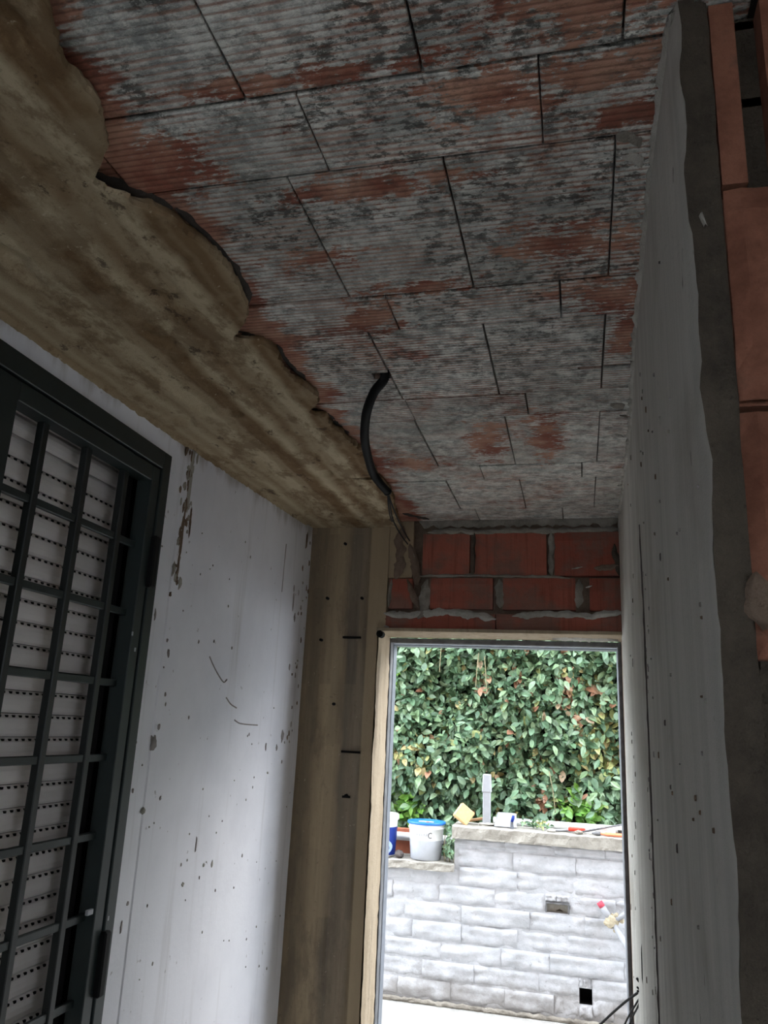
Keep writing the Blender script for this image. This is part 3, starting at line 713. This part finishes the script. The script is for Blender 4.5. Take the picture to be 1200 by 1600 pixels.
# ================================================================ CEILING CONDUIT
cond = empty('electrical_conduit', 'black corrugated conduit looping from a hole in the ceiling blocks, thin wires trailing', 'conduit', (-.46, 1.705, 2.53))
path = bez([(-.455,1.706,2.575), P(601,590,'y',1.706), P(585,612,'y',1.735), P(574,640,'y',1.78), P(570,668,'y',1.85), P(571,695,'y',1.93), P(581,735,'y',2.06), P(592,753,'y',2.13), P(606,769,'y',2.20)], 160)
O = Vector((-.46,1.705,2.53)); rad = [.0112+(.0012 if i % 2 else -.0006) for i in range(len(path))]
MB().tube([p-O for p in path], rad, 12).build('hose', 'conduit', cond, True)
MB().tube([p-O for p in path[-3:]], .0128, 12).build('end_collar', 'conduit', cond, True)
e = path[-1]
for k, pts in enumerate([[(609,785),(614,812),(626,835),(637,850)], [(613,790),(622,812),(632,832),(640,845)], [(607,790),(610,808),(613,815)]]):
    yq = [2.3, 2.55, 2.85, 3.06][:len(pts)]
    MB().tube([q-O for q in bez([e]+[P(a, b, 'y', y) for (a, b), y in zip(pts, yq)], 28)], .0026, 6).build('wire', 'conduit', cond, True)

# cables at the right jamb
for k, (pts, w, lb) in enumerate([([(.157,2.86,.985), P(1002,1545,'y',2.88), P(974,1568,'y',2.98), P(940,1599,'y',3.10), P(880,1660,'y',3.25), (-.12,3.5,.02), (-.05,3.9,.006)], .0040, 'thick black cable running down from the slot in the grey rendered wall'),
                              ([(.157,2.86,.96), P(1003,1552,'y',2.89), P(993,1570,'y',2.95), P(975,1603,'y',3.06), P(945,1680,'y',3.2), (.02,3.42,.02), (.10,3.8,.006)], .0030, 'thin black cable hanging next to the thick one from the wall slot'),
                              ([(.157,2.86,.95), P(1004,1553,'y',2.88), P(997,1572,'y',2.93), P(983,1603,'y',3.03), P(962,1680,'y',3.15), (.07,3.38,.02), (.16,3.7,.006)], .0030, 'thin black cable hanging from the slot in the grey rendered wall')]):
    tag(MB().tube(bez(pts, 48), w, 7).build('cable', 'conduit', None, True), lb, 'cable', 'cables at the doorway jamb')

# ================================================================ COURTYARD
tag(MB().box(-4.5, 4.5, 3.33, 5.68, -.1, 0).build('courtyard_floor', 'yard'), 'pale concrete floor of the courtyard outside', 'ground', kind='structure')
YW = 5.63; ZL, ZH = .835, 1.012; XS = -.835
holes = [(-.037,.042,.107,.200), (-.239,-.088,.610,.675)]
gw = MB()
def wall_cells(mb, x0, x1, z0, z1, y0, y1):
    xs = sorted({x0, x1}|{min(max(h[q], x0), x1) for h in holes for q in (0,1)}); zs2 = sorted({z0, z1}|{min(max(h[q], z0), z1) for h in holes for q in (2,3)})
    for a, b in zip(xs, xs[1:]):
        for c, d in zip(zs2, zs2[1:]):
            cx, cz = (a+b)/2, (c+d)/2
            if any(h[0] < cx < h[1] and h[2] < cz < h[3] for h in holes): continue
            mb.box(a, b, y0, y1, c, d)
wall_cells(gw, XS, 3.4, 0, ZH, YW+.010, 5.80); gw.box(-3.4, XS, YW+.010, 5.86, 0, .80); gw.box(XS, 3.4, 5.80, 5.86, 0, ZH)
garden = tag(gw.build('wall_garden', 'whitestone'), 'low white painted stone block wall facing the doorway', 'wall', kind='structure')
stones = [rough_block(20+k, 10, 5, .34, 'whitestone', 'stone_block') for k in range(8)]
random.seed(5)
def put(x0, x1, z0, z1):
    o = link('stone_block', random.choice(stones), garden)
    o.location = ((x0+x1)/2, YW+random.uniform(-.007,.006), (z0+z1)/2); o.scale = (x1-x0, .045, z1-z0); o.rotation_euler[1] = random.uniform(-.006,.006)
zc = 1.012; k = 0
joints = [1.012, .950, .835, .720, .605, .490, .375, .260, .145, .030, 0]
for zt, zb in zip(joints, joints[1:]):
    if zt-zb < .05 and zb > 0: continue
    x = -3.4 + (k % 2)*.19 + random.uniform(0,.1); k += 1
    while x < 3.4:
        L = random.uniform(.30, .46); a, b = x+.001, x+L-.001; x += L
        z0, z1 = zb+.006, zt-.004
        if z1-z0 < .03: continue
        if zt > ZL-.01 and zt < ZL+.01 and b < XS: z1 = .796
        if zt > ZL+.01:
            if b < XS: continue
            a = max(a, XS)
            if b-a < .05: continue
        hit = [h for h in holes if h[0] < b and h[1] > a and h[2] < z1-.012 and h[3] > z0+.012]
        if not hit: put(a, b, z0, z1)
        else:
            h = hit[0]
            if h[0]-a > .03: put(a, h[0], z0, z1)
            if b-h[1] > .03: put(h[1], b, z0, z1)
            lo, hi = max(a, h[0]), min(b, h[1])
            if z1-h[3] > .018: put(lo, hi, h[3], z1)
            if h[2]-z0 > .018: put(lo, hi, z0, h[2])
MB().box(-.037, .042, 5.786, 5.799, .107, .200).build('cavity_back', 'hole', garden)  # black back and lining paint in the darkness of a deep hole
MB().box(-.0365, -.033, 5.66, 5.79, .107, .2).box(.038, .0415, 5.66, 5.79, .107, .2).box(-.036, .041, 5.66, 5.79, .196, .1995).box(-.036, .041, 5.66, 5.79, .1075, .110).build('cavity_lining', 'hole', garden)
MB().box(-.237, -.09, 5.665, 5.68, .611, .674).build('niche_back', 'coping', garden)
MB().box(-.238, -.09, 5.622, 5.67, .664, .674).box(-.238, -.230, 5.622, 5.67, .611, .664).box(-.098, -.09, 5.622, 5.67, .611, .664).build('meter_box_rim', 'dsteel', garden)
lump_strip('mortar_lump', [(-.17,5.664,.618),(-.15,5.664,.625),(-.13,5.664,.618)], .010, 'mortar_dark', garden, seed=71)
# coping slabs with rough front
def coping(x0, x1, z0, z1, seed):
    nx = int((x1-x0)/.018); V = []; Fc = []; pr = [(0,0,0),(0,.15,-.2),(0,.6,-.3),(0,.93,-.1),(.02,1,0),(.16,1.02,0),(.31,1.0,0)]
    for i in range(nx+1):
        x = x0+(x1-x0)*i/nx
        for (dy, u, o_) in pr:
            V.append((x, 5.588+dy+.010*fb(x*11, u*3, seed)+.004*fb(x*50, u*9, seed), z0+(z1-z0)*u+.006*fb(x*9, u, seed+3)*(1 if u > .1 else .8)))
        V.append((x, 5.588+.31, z0)); 
    K = len(pr)+1
    for i in range(nx):
        for j in range(K): a = i*K+j; b = i*K+(j+1) % K; Fc.append((a, a+K, b+K, b))
    Fc += [tuple(range(K)), tuple(nx*K+j for j in range(K-1,-1,-1))]
    tag(mk('coping_slab', V, Fc, 'coping', garden), 'rough grey coping slab')
coping(-3.4, XS+.004, .800, .850, 2); coping(XS-.012, 3.4, 1.012, 1.090, 8)
lump_strip('base_grime', [(-3.0,YW-.005,.012),(0,YW-.005,.012),(3.0,YW-.005,.012)], .02, 'mortar', garden, depth=.02, seed=77, step=.02)
tag(MB().box(-4.5, 4.5, 5.86, 8.0, -.1, .80).build('garden_soil', 'soil'), 'brown soil bed behind the white wall', 'soil', kind='structure')

tag(MB().box(-4.5, 6.0, -6, -2.25, -.1, 0).box(1.95, 6.0, -2.25, 3.10, -.1, 0).build('back_yard', 'floor'), 'grey concrete ground outside the added back openings', 'ground', kind='structure')
# ---------------- hedge
random.seed(21)
hedge = empty('hedge', 'tall dense green laurel hedge growing behind the white wall', 'hedge', (-.4, 6.4, .80))
HO = Vector((-.4, 6.4, .80))
def leaf_geo(L, w, curl, fold):
    P0 = [(0,0,0),(-w*.38,-fold*.5,L*.22),(w*.38,-fold*.5,L*.22),(0,curl*.1,L*.28),(-w*.5,-fold,L*.52),(w*.5,-fold,L*.52),(0,curl*.35,L*.56),(-w*.3,-fold*.5+curl*.5,L*.80),(w*.3,-fold*.5+curl*.5,L*.80),(0,curl,L)]
    F0 = [(0,3,1),(0,2,3),(1,3,6,4),(3,2,5,6),(4,6,7),(6,5,8),(7,6,9),(6,8,9)]
    return P0, F0
greens = [s(90,122,94), s(112,140,110), s(76,106,84), s(126,154,116), s(100,132,106), s(66,94,72), s(140,164,130), s(120,144,120)]
lime = [s(122,176,72), s(146,196,88), s(104,160,70)]; dead = [s(186,128,106), s(196,150,126), s(166,110,92), s(188,158,134)]; yell = [s(176,176,116), s(160,168,108), s(190,170,120)]
deadspots = [P(807,1060,'y',6.1), P(890,1062,'y',6.1), P(905,1120,'y',6.1), P(880,1095,'y',6.1), P(845,1245,'y',6.1), P(925,1070,'y',6.1), P(752,1070,'y',6.1)]
limespots = [P(632,1265,'y',6.0), P(905,1272,'y',6.0), P(600,1040,'y',6.1)]
yellspots = [P(930,1120,'y',6.1), P(955,1180,'y',6.1), P(930,1180,'y',6.1), P(650,1180,'y',6.1)]
def tint(p):
    for q in deadspots:
        if (Vector((p.x, 0, p.z))-Vector((q.x, 0, q.z))).length < .06*random.uniform(.2,1.3): return random.choice(dead)
    for q in limespots:
        if (Vector((p.x, 0, p.z))-Vector((q.x, 0, q.z))).length < .14*random.uniform(.5,1.2): return random.choice(lime)
    for q in yellspots:
        if (Vector((p.x, 0, p.z))-Vector((q.x, 0, q.z))).length < .15 and random.random() < .3: return random.choice(yell)
    r = random.random()
    if r < .012: return random.choice(dead)
    if r < .05: return random.choice(yell)
    return random.choice(greens)
def front(x, z):
    return 6.10 + .13*fb(x*2.1, z*2.3, 4) + .05*fb(x*7, z*7, 1) + .06*max(0, z-2.4)
def rot_leaf():
    d = Vector((random.gauss(0,.55), -random.uniform(.15,.9), random.gauss(-.25,.6))).normalized()
    nrm = Vector((random.gauss(0,.35), -1, random.uniform(.15,.95))).normalized()
    sd = d.cross(nrm).normalized(); nn = sd.cross(d)
    return Matrix((sd, -nn, d)).transposed()
V = []; Fc = []; C = []
def add_leaf(p, L, t):
    P0, F0 = leaf_geo(L, L*random.uniform(.42,.56), random.uniform(-.006,.012), random.uniform(.003,.010)); R = rot_leaf(); b = len(V)
    V.extend([p+R@Vector(q) for q in P0]); Fc.extend([tuple(i+b for i in f) for f in F0]); C.extend([t]*len(F0))
for i in range(19000):
    if i < 13500: x, z = random.uniform(-1.75, .75), random.uniform(.84, 2.75)
    else: x, z = random.uniform(-3.4, 2.6), random.uniform(.84, 2.95)
    dep = abs(random.gauss(0, .085)); p = Vector((x, front(x, z)+dep, z))
    add_leaf(p-HO, random.uniform(.06,.098)*(1 if dep < .1 else .9), tint(p))
for i in range(5000):          # top of the hedge
    x = random.uniform(-3.4, 2.6); p = Vector((x, random.uniform(6.15, 7.1), 2.9+.12*fb(x*2, 3)+random.gauss(0,.04)))
    add_leaf(p-HO, random.uniform(.05,.08), random.choice(greens))
fo = mk('foliage', V, Fc, 'leaf', hedge); fo['kind'] = 'stuff'
at = fo.data.attributes.new('tint', 'FLOAT_COLOR', 'FACE')
at.data.foreach_set('color', [c for t in C for c in t])
# the 300 leaves that show largest, one object each
lm = []
for k in range(24):
    P0, F0 = leaf_geo(.078, .078*random.uniform(.44,.56), random.uniform(-.006,.014), random.uniform(.003,.010))
    me = bpy.data.meshes.new('leaf'); me.from_pydata(P0, [], F0); me.materials.append(M['leaf'])
    a2 = me.attributes.new('tint', 'FLOAT_COLOR', 'FACE'); t = greens[k % 8] if k < 20 else (lime+dead)[k-20]
    a2.data.foreach_set('color', [c for _ in F0 for c in t]); lm.append(me)
for i in range(300):
    x, z = random.uniform(-1.4, .40), random.uniform(1.05, 2.48); p = Vector((x, front(x, z)-random.uniform(.02,.07), z))
    o = link('leaf', lm[random.randrange(20)], hedge); sc = random.uniform(.85,1.15)
    o.matrix_local = Matrix.Translation(p-HO) @ rot_leaf().to_4x4() @ Matrix.Scale(sc, 4)
# branches and inner mass
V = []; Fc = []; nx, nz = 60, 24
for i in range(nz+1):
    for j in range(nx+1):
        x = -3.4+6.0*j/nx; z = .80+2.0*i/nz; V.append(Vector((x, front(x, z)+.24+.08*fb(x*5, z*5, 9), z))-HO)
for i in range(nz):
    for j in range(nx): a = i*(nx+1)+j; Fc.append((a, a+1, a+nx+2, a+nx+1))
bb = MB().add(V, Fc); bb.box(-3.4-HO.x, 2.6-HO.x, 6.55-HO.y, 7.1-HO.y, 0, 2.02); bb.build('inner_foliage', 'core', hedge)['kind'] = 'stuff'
for x in [-3.2+i*.42 for i in range(14)]:
    pts = [Vector((x, 6.40, .80)), Vector((x+random.uniform(-.08,.08), 6.34, 1.4)), Vector((x+random.uniform(-.15,.15), 6.30, 2.1)), Vector((x+random.uniform(-.2,.2), 6.32, 2.8))]
    MB().tube([q-HO for q in bez(pts, 12)], [.022-.0012*i for i in range(13)], 7).build('stem', 'bark', hedge, True)
for (px, a, b, dx) in ((690,1008,1050,-2), (757,1025,1085,2), (748,1020,1075,-3), (858,1205,1270,6)):
    pts = [P(px, a, 'y', 6.0), P(px+dx, (a+b)/2, 'y', 5.98), P(px+dx*1.6, b, 'y', 6.0)]
    MB().tube([q-HO for q in bez(pts, 8)], .0032, 5).build('dry_twig', 'palestem', hedge, True)

# ================================================================ THINGS ON THE WALL
ZC, ZLo = 1.0905, .852
def pail(name, label, cx, cy, z, h, r0, r1, kind):
    e = empty(name, label, 'bucket', (cx, cy, z), 'paint buckets on the low coping')
    t = .004
    def rr(q): return r0+(r1-r0)*q/h
    if kind == 'lid':
        hs = h*.52
        MB().lathe([(0,.0),(r0-.004,0),(r0,.004),(rr(hs),hs)], 36).build('painted_base', 'pailgrey', e, True)
        MB().lathe([(rr(hs),hs),(rr(h*.80),h*.80),(rr(h*.80)+.005,h*.81),(rr(h*.85)+.006,h*.85),(rr(h*.86)+.001,h*.86),(rr(h*.93),h*.93)], 36).build('body', 'whitep', e, True)
        V = []                                     # ragged edge of the grey coat
        lid = MB().lathe([(r1+.004,h*.925),(r1+.009,h*.93),(r1+.010,h*.99),(r1+.004,h*1.0),(r1-.006,h*.995),(r1-.010,h*.965),(0,h*.965)], 36).build('lid', 'blue', e, True)
        MB().add(*bevel_box(-.055,.05,-.012,.012,h*.966,h*.985,.003)).build('paint_drip', 'whitep', lid)
        MB().add(*bevel_box(.0,.022,-.03,-.008,h*.966,h*.99,.003)).build('paint_drip', 'orangep', lid)
        # marker pen letters
        def onface(th, q, off=.0012): r = rr(q)+off; return (r*math.sin(th), -r*math.cos(th), q)
        c0, q0, rad_ = .42, h*.66, .016
        MB().tube([onface(c0+rad_*.9/r1*math.cos(w)*1.0, q0+rad_*math.sin(w)) for w in [math.radians(50+i*13) for i in range(21)]], .0022, 5).build('letter', 'ink', e)
        for k, (a0, wd) in enumerate([(-.42,.09), (-.24,.06), (-.12,.08), (.03,.06), (.16,.07)]):
            MB().tube([onface(a0, q0-.010), onface(a0+wd*.3, q0+.010), onface(a0+wd*.6, q0-.006), onface(a0+wd, q0+.009)], .0012, 5).build('faded_letter', 'inkfaint', e)
    else:
        MB().lathe([(0,0),(r0-.004,0),(r0,.004),(rr(h*.9),h*.9)], 36).build('body', 'whitep', e, True)
        MB().lathe([(rr(h*.04)+.001,h*.04),(rr(h*.70)+.001,h*.70)], 36).build('label_band', 'navy', e, True)
        V = []; Fc = []
        for i in range(9):
            q = h*(.08+.5*i/8); mid = .75+.25*math.sin(i*.7); wd = .30*(1-abs(i/8-.45))
            for th in (mid-wd/2, mid, mid+wd/2): r = rr(q)+.0022; V.append((r*math.sin(th), -r*math.cos(th), q))
        for i in range(8):
            for j in range(2): a = i*3+j; Fc.append((a, a+1, a+4, a+3))
        mk('label_swirl', V, Fc, 'lightblue', e, True)
        MB().lathe([(r1+.002,h*.86),(r1+.006,h*.87),(r1+.006,h*.98),(r1,h*1.0),(r1-.008,h*.985),(0,h*.985)], 36).build('lid', 'whitep', e, True)
    return e
pail('paint_bucket', 'white bucket with blue lid and grey-painted lower half on the low coping', -1.045, 5.725, ZLo, .242, .105, .122, 'lid')
pail('paint_bucket', 'white bucket with navy blue label and white lid on the low coping', -1.372, 5.725, ZLo, .272, .108, .122, 'label')
def irregular(name, c, r, mat, label, cat, sd, group=None):
    V = []; Fc = []; a, b = 10, 7
    for i in range(b+1):
        ph = math.pi*i/b
        for j in range(a):
            t = 2*math.pi*j/a; k = 1+.35*fb(math.cos(t)*1.3+sd, math.sin(t)*1.3, math.cos(ph)*1.3+sd, 2)
            V.append((c[0]+r[0]*k*math.sin(ph)*math.cos(t), c[1]+r[1]*k*math.sin(ph)*math.sin(t), c[2]+max(-r[2]*.92, r[2]*k*math.cos(ph))))
    for i in range(b):
        for j in range(a): Fc.append((i*a+j, (i+1)*a+j, (i+1)*a+(j+1) % a, i*a+(j+1) % a))
    return tag(mk(name, V, Fc, mat), label, cat, group)
irregular('stone', (-1.215,5.66,ZLo+.022), (.034,.03,.024), 'stone', 'small dark stone on the low coping between the two buckets', 'stone', 3)
tag(MB().add(*bevel_box(-1.30,-1.10,5.905,5.955,.80,1.012,.004)).build('terracotta_slab', 'terra'), 'terracotta slab standing on the soil behind the buckets', 'tile')
# tan sponge leaning, wooden offcut
V, Fc = bevel_box(-.055,.055,-.022,.022,-.052,.052,.006)
sp_ = mk('sponge', V, Fc, 'sponge'); tag(sp_, 'tan block of sponge balanced on its corner on the high coping', 'sponge')
sp_.location = (-.785, 5.70, ZC+.066); sp_.rotation_euler = (math.radians(-14), math.radians(38), math.radians(14))
V, Fc = bevel_box(-.09,.09,-.02,.02,0,.016,.003); o = mk('wood_offcut', V, Fc, 'wood'); o.location = (-.715,5.79,ZC+.020); o.rotation_euler = (0, math.radians(-11), math.radians(8)); tag(o, 'short brown wooden offcut propped beside the tan sponge', 'wood')
# grey upright post
po = empty('grey_post', 'upright grey square post set in a mortar blob on the coping', 'post', (-.632, 5.73, ZC))
MB().add(*bevel_box(-.026,.026,-.02,.02,.0,.22,.004)).build('shaft', 'pvc', po)
b = MB(); V, Fc = bevel_box(-.032,.032,-.025,.025,.215,.335,.006); V = [Vector((v.x*(.86 if v.z > .30 else 1), v.y*(.86 if v.z > .30 else 1), v.z)) for v in map(Vector, V)]; b.add(V, Fc); b.build('sleeve', 'pvc', po)
o = irregular('mortar_base', (0,0,.010), (.055,.045,.013), 'mortar_pale', None, None, 8); o.parent = po
# paint tray with a blue trowel
tr = empty('paint_tray', 'pale grey plastic tray tilted up on the coping beside the grey post', 'tray', (-.50, 5.73, ZC))
V = []; Fc = []
for (x, y, z) in [(-.075,-.05,.008),(.075,-.05,.008),(.065,.05,.085),(-.065,.05,.085)]: V += [(x,y,z),(x*.86,y*.86,z+.004)]
Fc = [(0,2,3,1),(2,4,5,3),(4,6,7,5),(6,0,1,7),(1,3,5,7)]
V += [(x,y+.004,z-.004) for (x,y,z) in V[:8:2]]; Fc += [(8,11,10,9),(0,8,9,2),(2,9,10,4),(4,10,11,6),(6,11,8,0)]
mk('pan', V, Fc, 'pvc', tr); MB().box(-.06,-.05,.0,.05,0,.05).box(.05,.06,.0,.05,0,.05).build('foot', 'whitep', tr)
tw = empty('trowel', 'small trowel with blue handle stuck upright in front of the pale tray', 'trowel', (-.455, 5.655, ZC))
MB().tube([(0,0,.045),(.006,0,.065),(.010,0,.085)], [.010,.011,.008], 8).build('handle', 'navy', tw, True)
MB().add([(-.012,-.004,0),(.012,-.004,0),(.010,-.002,.05),(-.010,-.002,.05),(-.012,.002,0),(.012,.002,0),(.010,.003,.05),(-.010,.003,.05)], [(0,1,2,3),(4,7,6,5),(0,3,7,4),(1,5,6,2),(3,2,6,7),(0,4,5,1)]).build('blade', 'galv', tw)
# green clippings
random.seed(33)
def clump(name, label, cat, c, sx, sy, sz, k, L, cols, par=None):
    V = []; Fc = []; C = []
    for i in range(k):
        p = Vector((random.uniform(-sx,sx), random.uniform(-sy,sy), random.uniform(.004,sz))); l = L*random.uniform(.7,1.2); P0, F0 = leaf_geo(l, l*.5, .006, .004); R = rot_leaf(); b = len(V)
        V.extend([p+R@Vector(q) for q in P0]); Fc.extend([tuple(i_+b for i_ in f) for f in F0]); C.extend([random.choice(cols)]*len(F0))
    zmin = min(v.z for v in V); V = [Vector((v.x, v.y, v.z-zmin)) if zmin < 0 else v for v in V]
    o = mk(name, V, Fc, 'leaf', par); o.location = c
    a = o.data.attributes.new('tint', 'FLOAT_COLOR', 'FACE'); a.data.foreach_set('color', [q for t in C for q in t])
    if label: tag(o, label, cat, kind='stuff')
    return o
clump('leaf_clippings', 'heap of green leaf clippings on the high coping', 'clippings', (-.30,5.74,ZC), .09, .06, .035, 60, .035, greens+yell)
wd = empty('leafy_weed', 'leafy green weed growing against the step in the white wall', 'weed', (-.872, 5.665, ZLo))
clump('foliage', None, None, (0,0,.01), .025, .04, .19, 60, .04, greens, wd)['kind'] = 'stuff'
for dx in (-.03, .0, .03): MB().tube([(dx,0,0),(dx*1.3,.01,.08),(dx*1.1,0,.17)], .003, 5).build('stem', 'palestem', wd, True)
# pipes and tools lying on the coping
def rod(name, a, b, r, mat, label, cat, group=None, seg=10):
    return tag(MB().tube([a, Vector(a).lerp(Vector(b), .5), b], r, seg).build(name, mat, None, True), label, cat, group)
rod('white_pipe', (-.60,5.872,ZC+.024), (1.5,5.872,ZC+.024), .0235, 'whitep', 'long white plastic pipe lying along the back of the high coping', 'pipe')
rod('white_pipe', (-1.6,5.90,.96), (-.84,5.90,.96), .028, 'whitep', 'white plastic pipe behind the buckets', 'pipe')
tag(bpy.data.objects['white_pipe.001'], 'white plastic pipe resting on pegs behind the buckets', 'pipe')
for x in (-1.5,-.9):
    MB().box(x-.012, x+.012, 5.888, 5.912, .80, .934).build('peg', 'wood', bpy.data.objects['white_pipe.001'])
rod('grey_rod', (-.20,5.66,ZC+.010), (.02,5.80,ZC+.012), .009, 'pvc', 'thin grey plastic rod lying on the coping beside the red level', 'rod')
lev = empty('hand_saw', 'red and white hand saw lying among the pipes on the high coping', 'saw', (.04, 5.70, ZC))
V = []; Fc = []
MB().add(*bevel_box(-.13,-.02,-.014,.014,.010,.034,.006)).build('handle', 'red', lev)
MB().add(*bevel_box(-.02,.17,-.002,.002,.006,.040,.001)).build('blade', 'whitep', lev)
pl = empty('pliers', 'orange handled pliers lying open on the high coping', 'pliers', (.13, 5.65, ZC))
for sgn in (-1, 1): MB().tube(bez([(-.02,0,.012),(.02,sgn*.020,.012),(.08,sgn*.026,.012),(.12,sgn*.018,.012)], 12), [.006]*4+[.009]*9, 8).build('grip', 'orangep', pl, True)
MB().tube([(-.07,0,.012),(-.045,0,.012),(-.015,0,.012)], [.004,.012,.013], 8).build('jaw', 'dsteel', pl, True)
bl = empty('light_blue_board', 'pale blue board resting on a dark batten at the coping back', 'board', (.33, 5.80, ZC))
MB().add(*bevel_box(-.11,.30,-.05,.05,.032,.046,.003)).build('board', 'whitep', bl); MB().box(-.10,.28,-.02,.02,0,.032).build('batten', 'stone', bl)
rod('grey_pole', (-.02,5.66,ZC+.010), (.30,5.72,ZC+.082), .006, 'dsteel', 'thin dark pole propped over the pale blue board', 'pole')
irregular('rubble', (-.20,5.65,ZC+.010), (.03,.02,.012), 'mortar_pale', 'pale lump of rubble on the high coping beside the clippings', 'rubble', 5)
irregular('rubble', (-.02,5.645,ZC+.012), (.028,.02,.013), 'mortar', 'grey lump of rubble on the high coping before the saw', 'rubble', 6)
# leaning pipes with foam joint, right of the opening
lp = empty('leaning_pipe', 'grey plastic pipe with pink cap and cream foam joint leaning on the white wall', 'pipe', (.50, 5.30, 0))
LO = Vector((.50, 5.30, 0)); T = P(938,1412,'y',5.60); J = P(956,1440,'y',5.585); B = Vector((T.x+(J.x-T.x)*6.6, 5.36, .02))
dirn = (J-T).normalized(); 
t_end = (T.z-.018)/-dirn.z; B = T+dirn*t_end; B.y = 5.40
MB().tube([T-LO, J-LO], .0185, 12).build('tube_top', 'pvc', lp, True); MB().tube([J-LO, B-LO], .0185, 12).build('tube', 'pvc', lp, True)
MB().tube([T-dirn*.012-LO, T+dirn*.022-LO], .0195, 12).build('cap', 'pink', lp, True)
R2 = P(982,1426,'y',5.56); R3 = J+(R2-J)*4.2
MB().tube([J-LO, R2-LO, R3-LO], .0165, 12).build('side_tube', 'pvc', lp, True)
o = irregular('foam_joint', J-LO, (.045,.035,.042), 'foam', None, None, 14); o.parent = lp
for k, (dx, dz) in enumerate(((.03,.04),(-.035,-.01),(.02,-.045),(.06,.01))):
    o = irregular('foam_bit', J-LO+Vector((dx,-.01,dz)), (.016,.014,.015), 'foam', None, None, 20+k); o.parent = lp
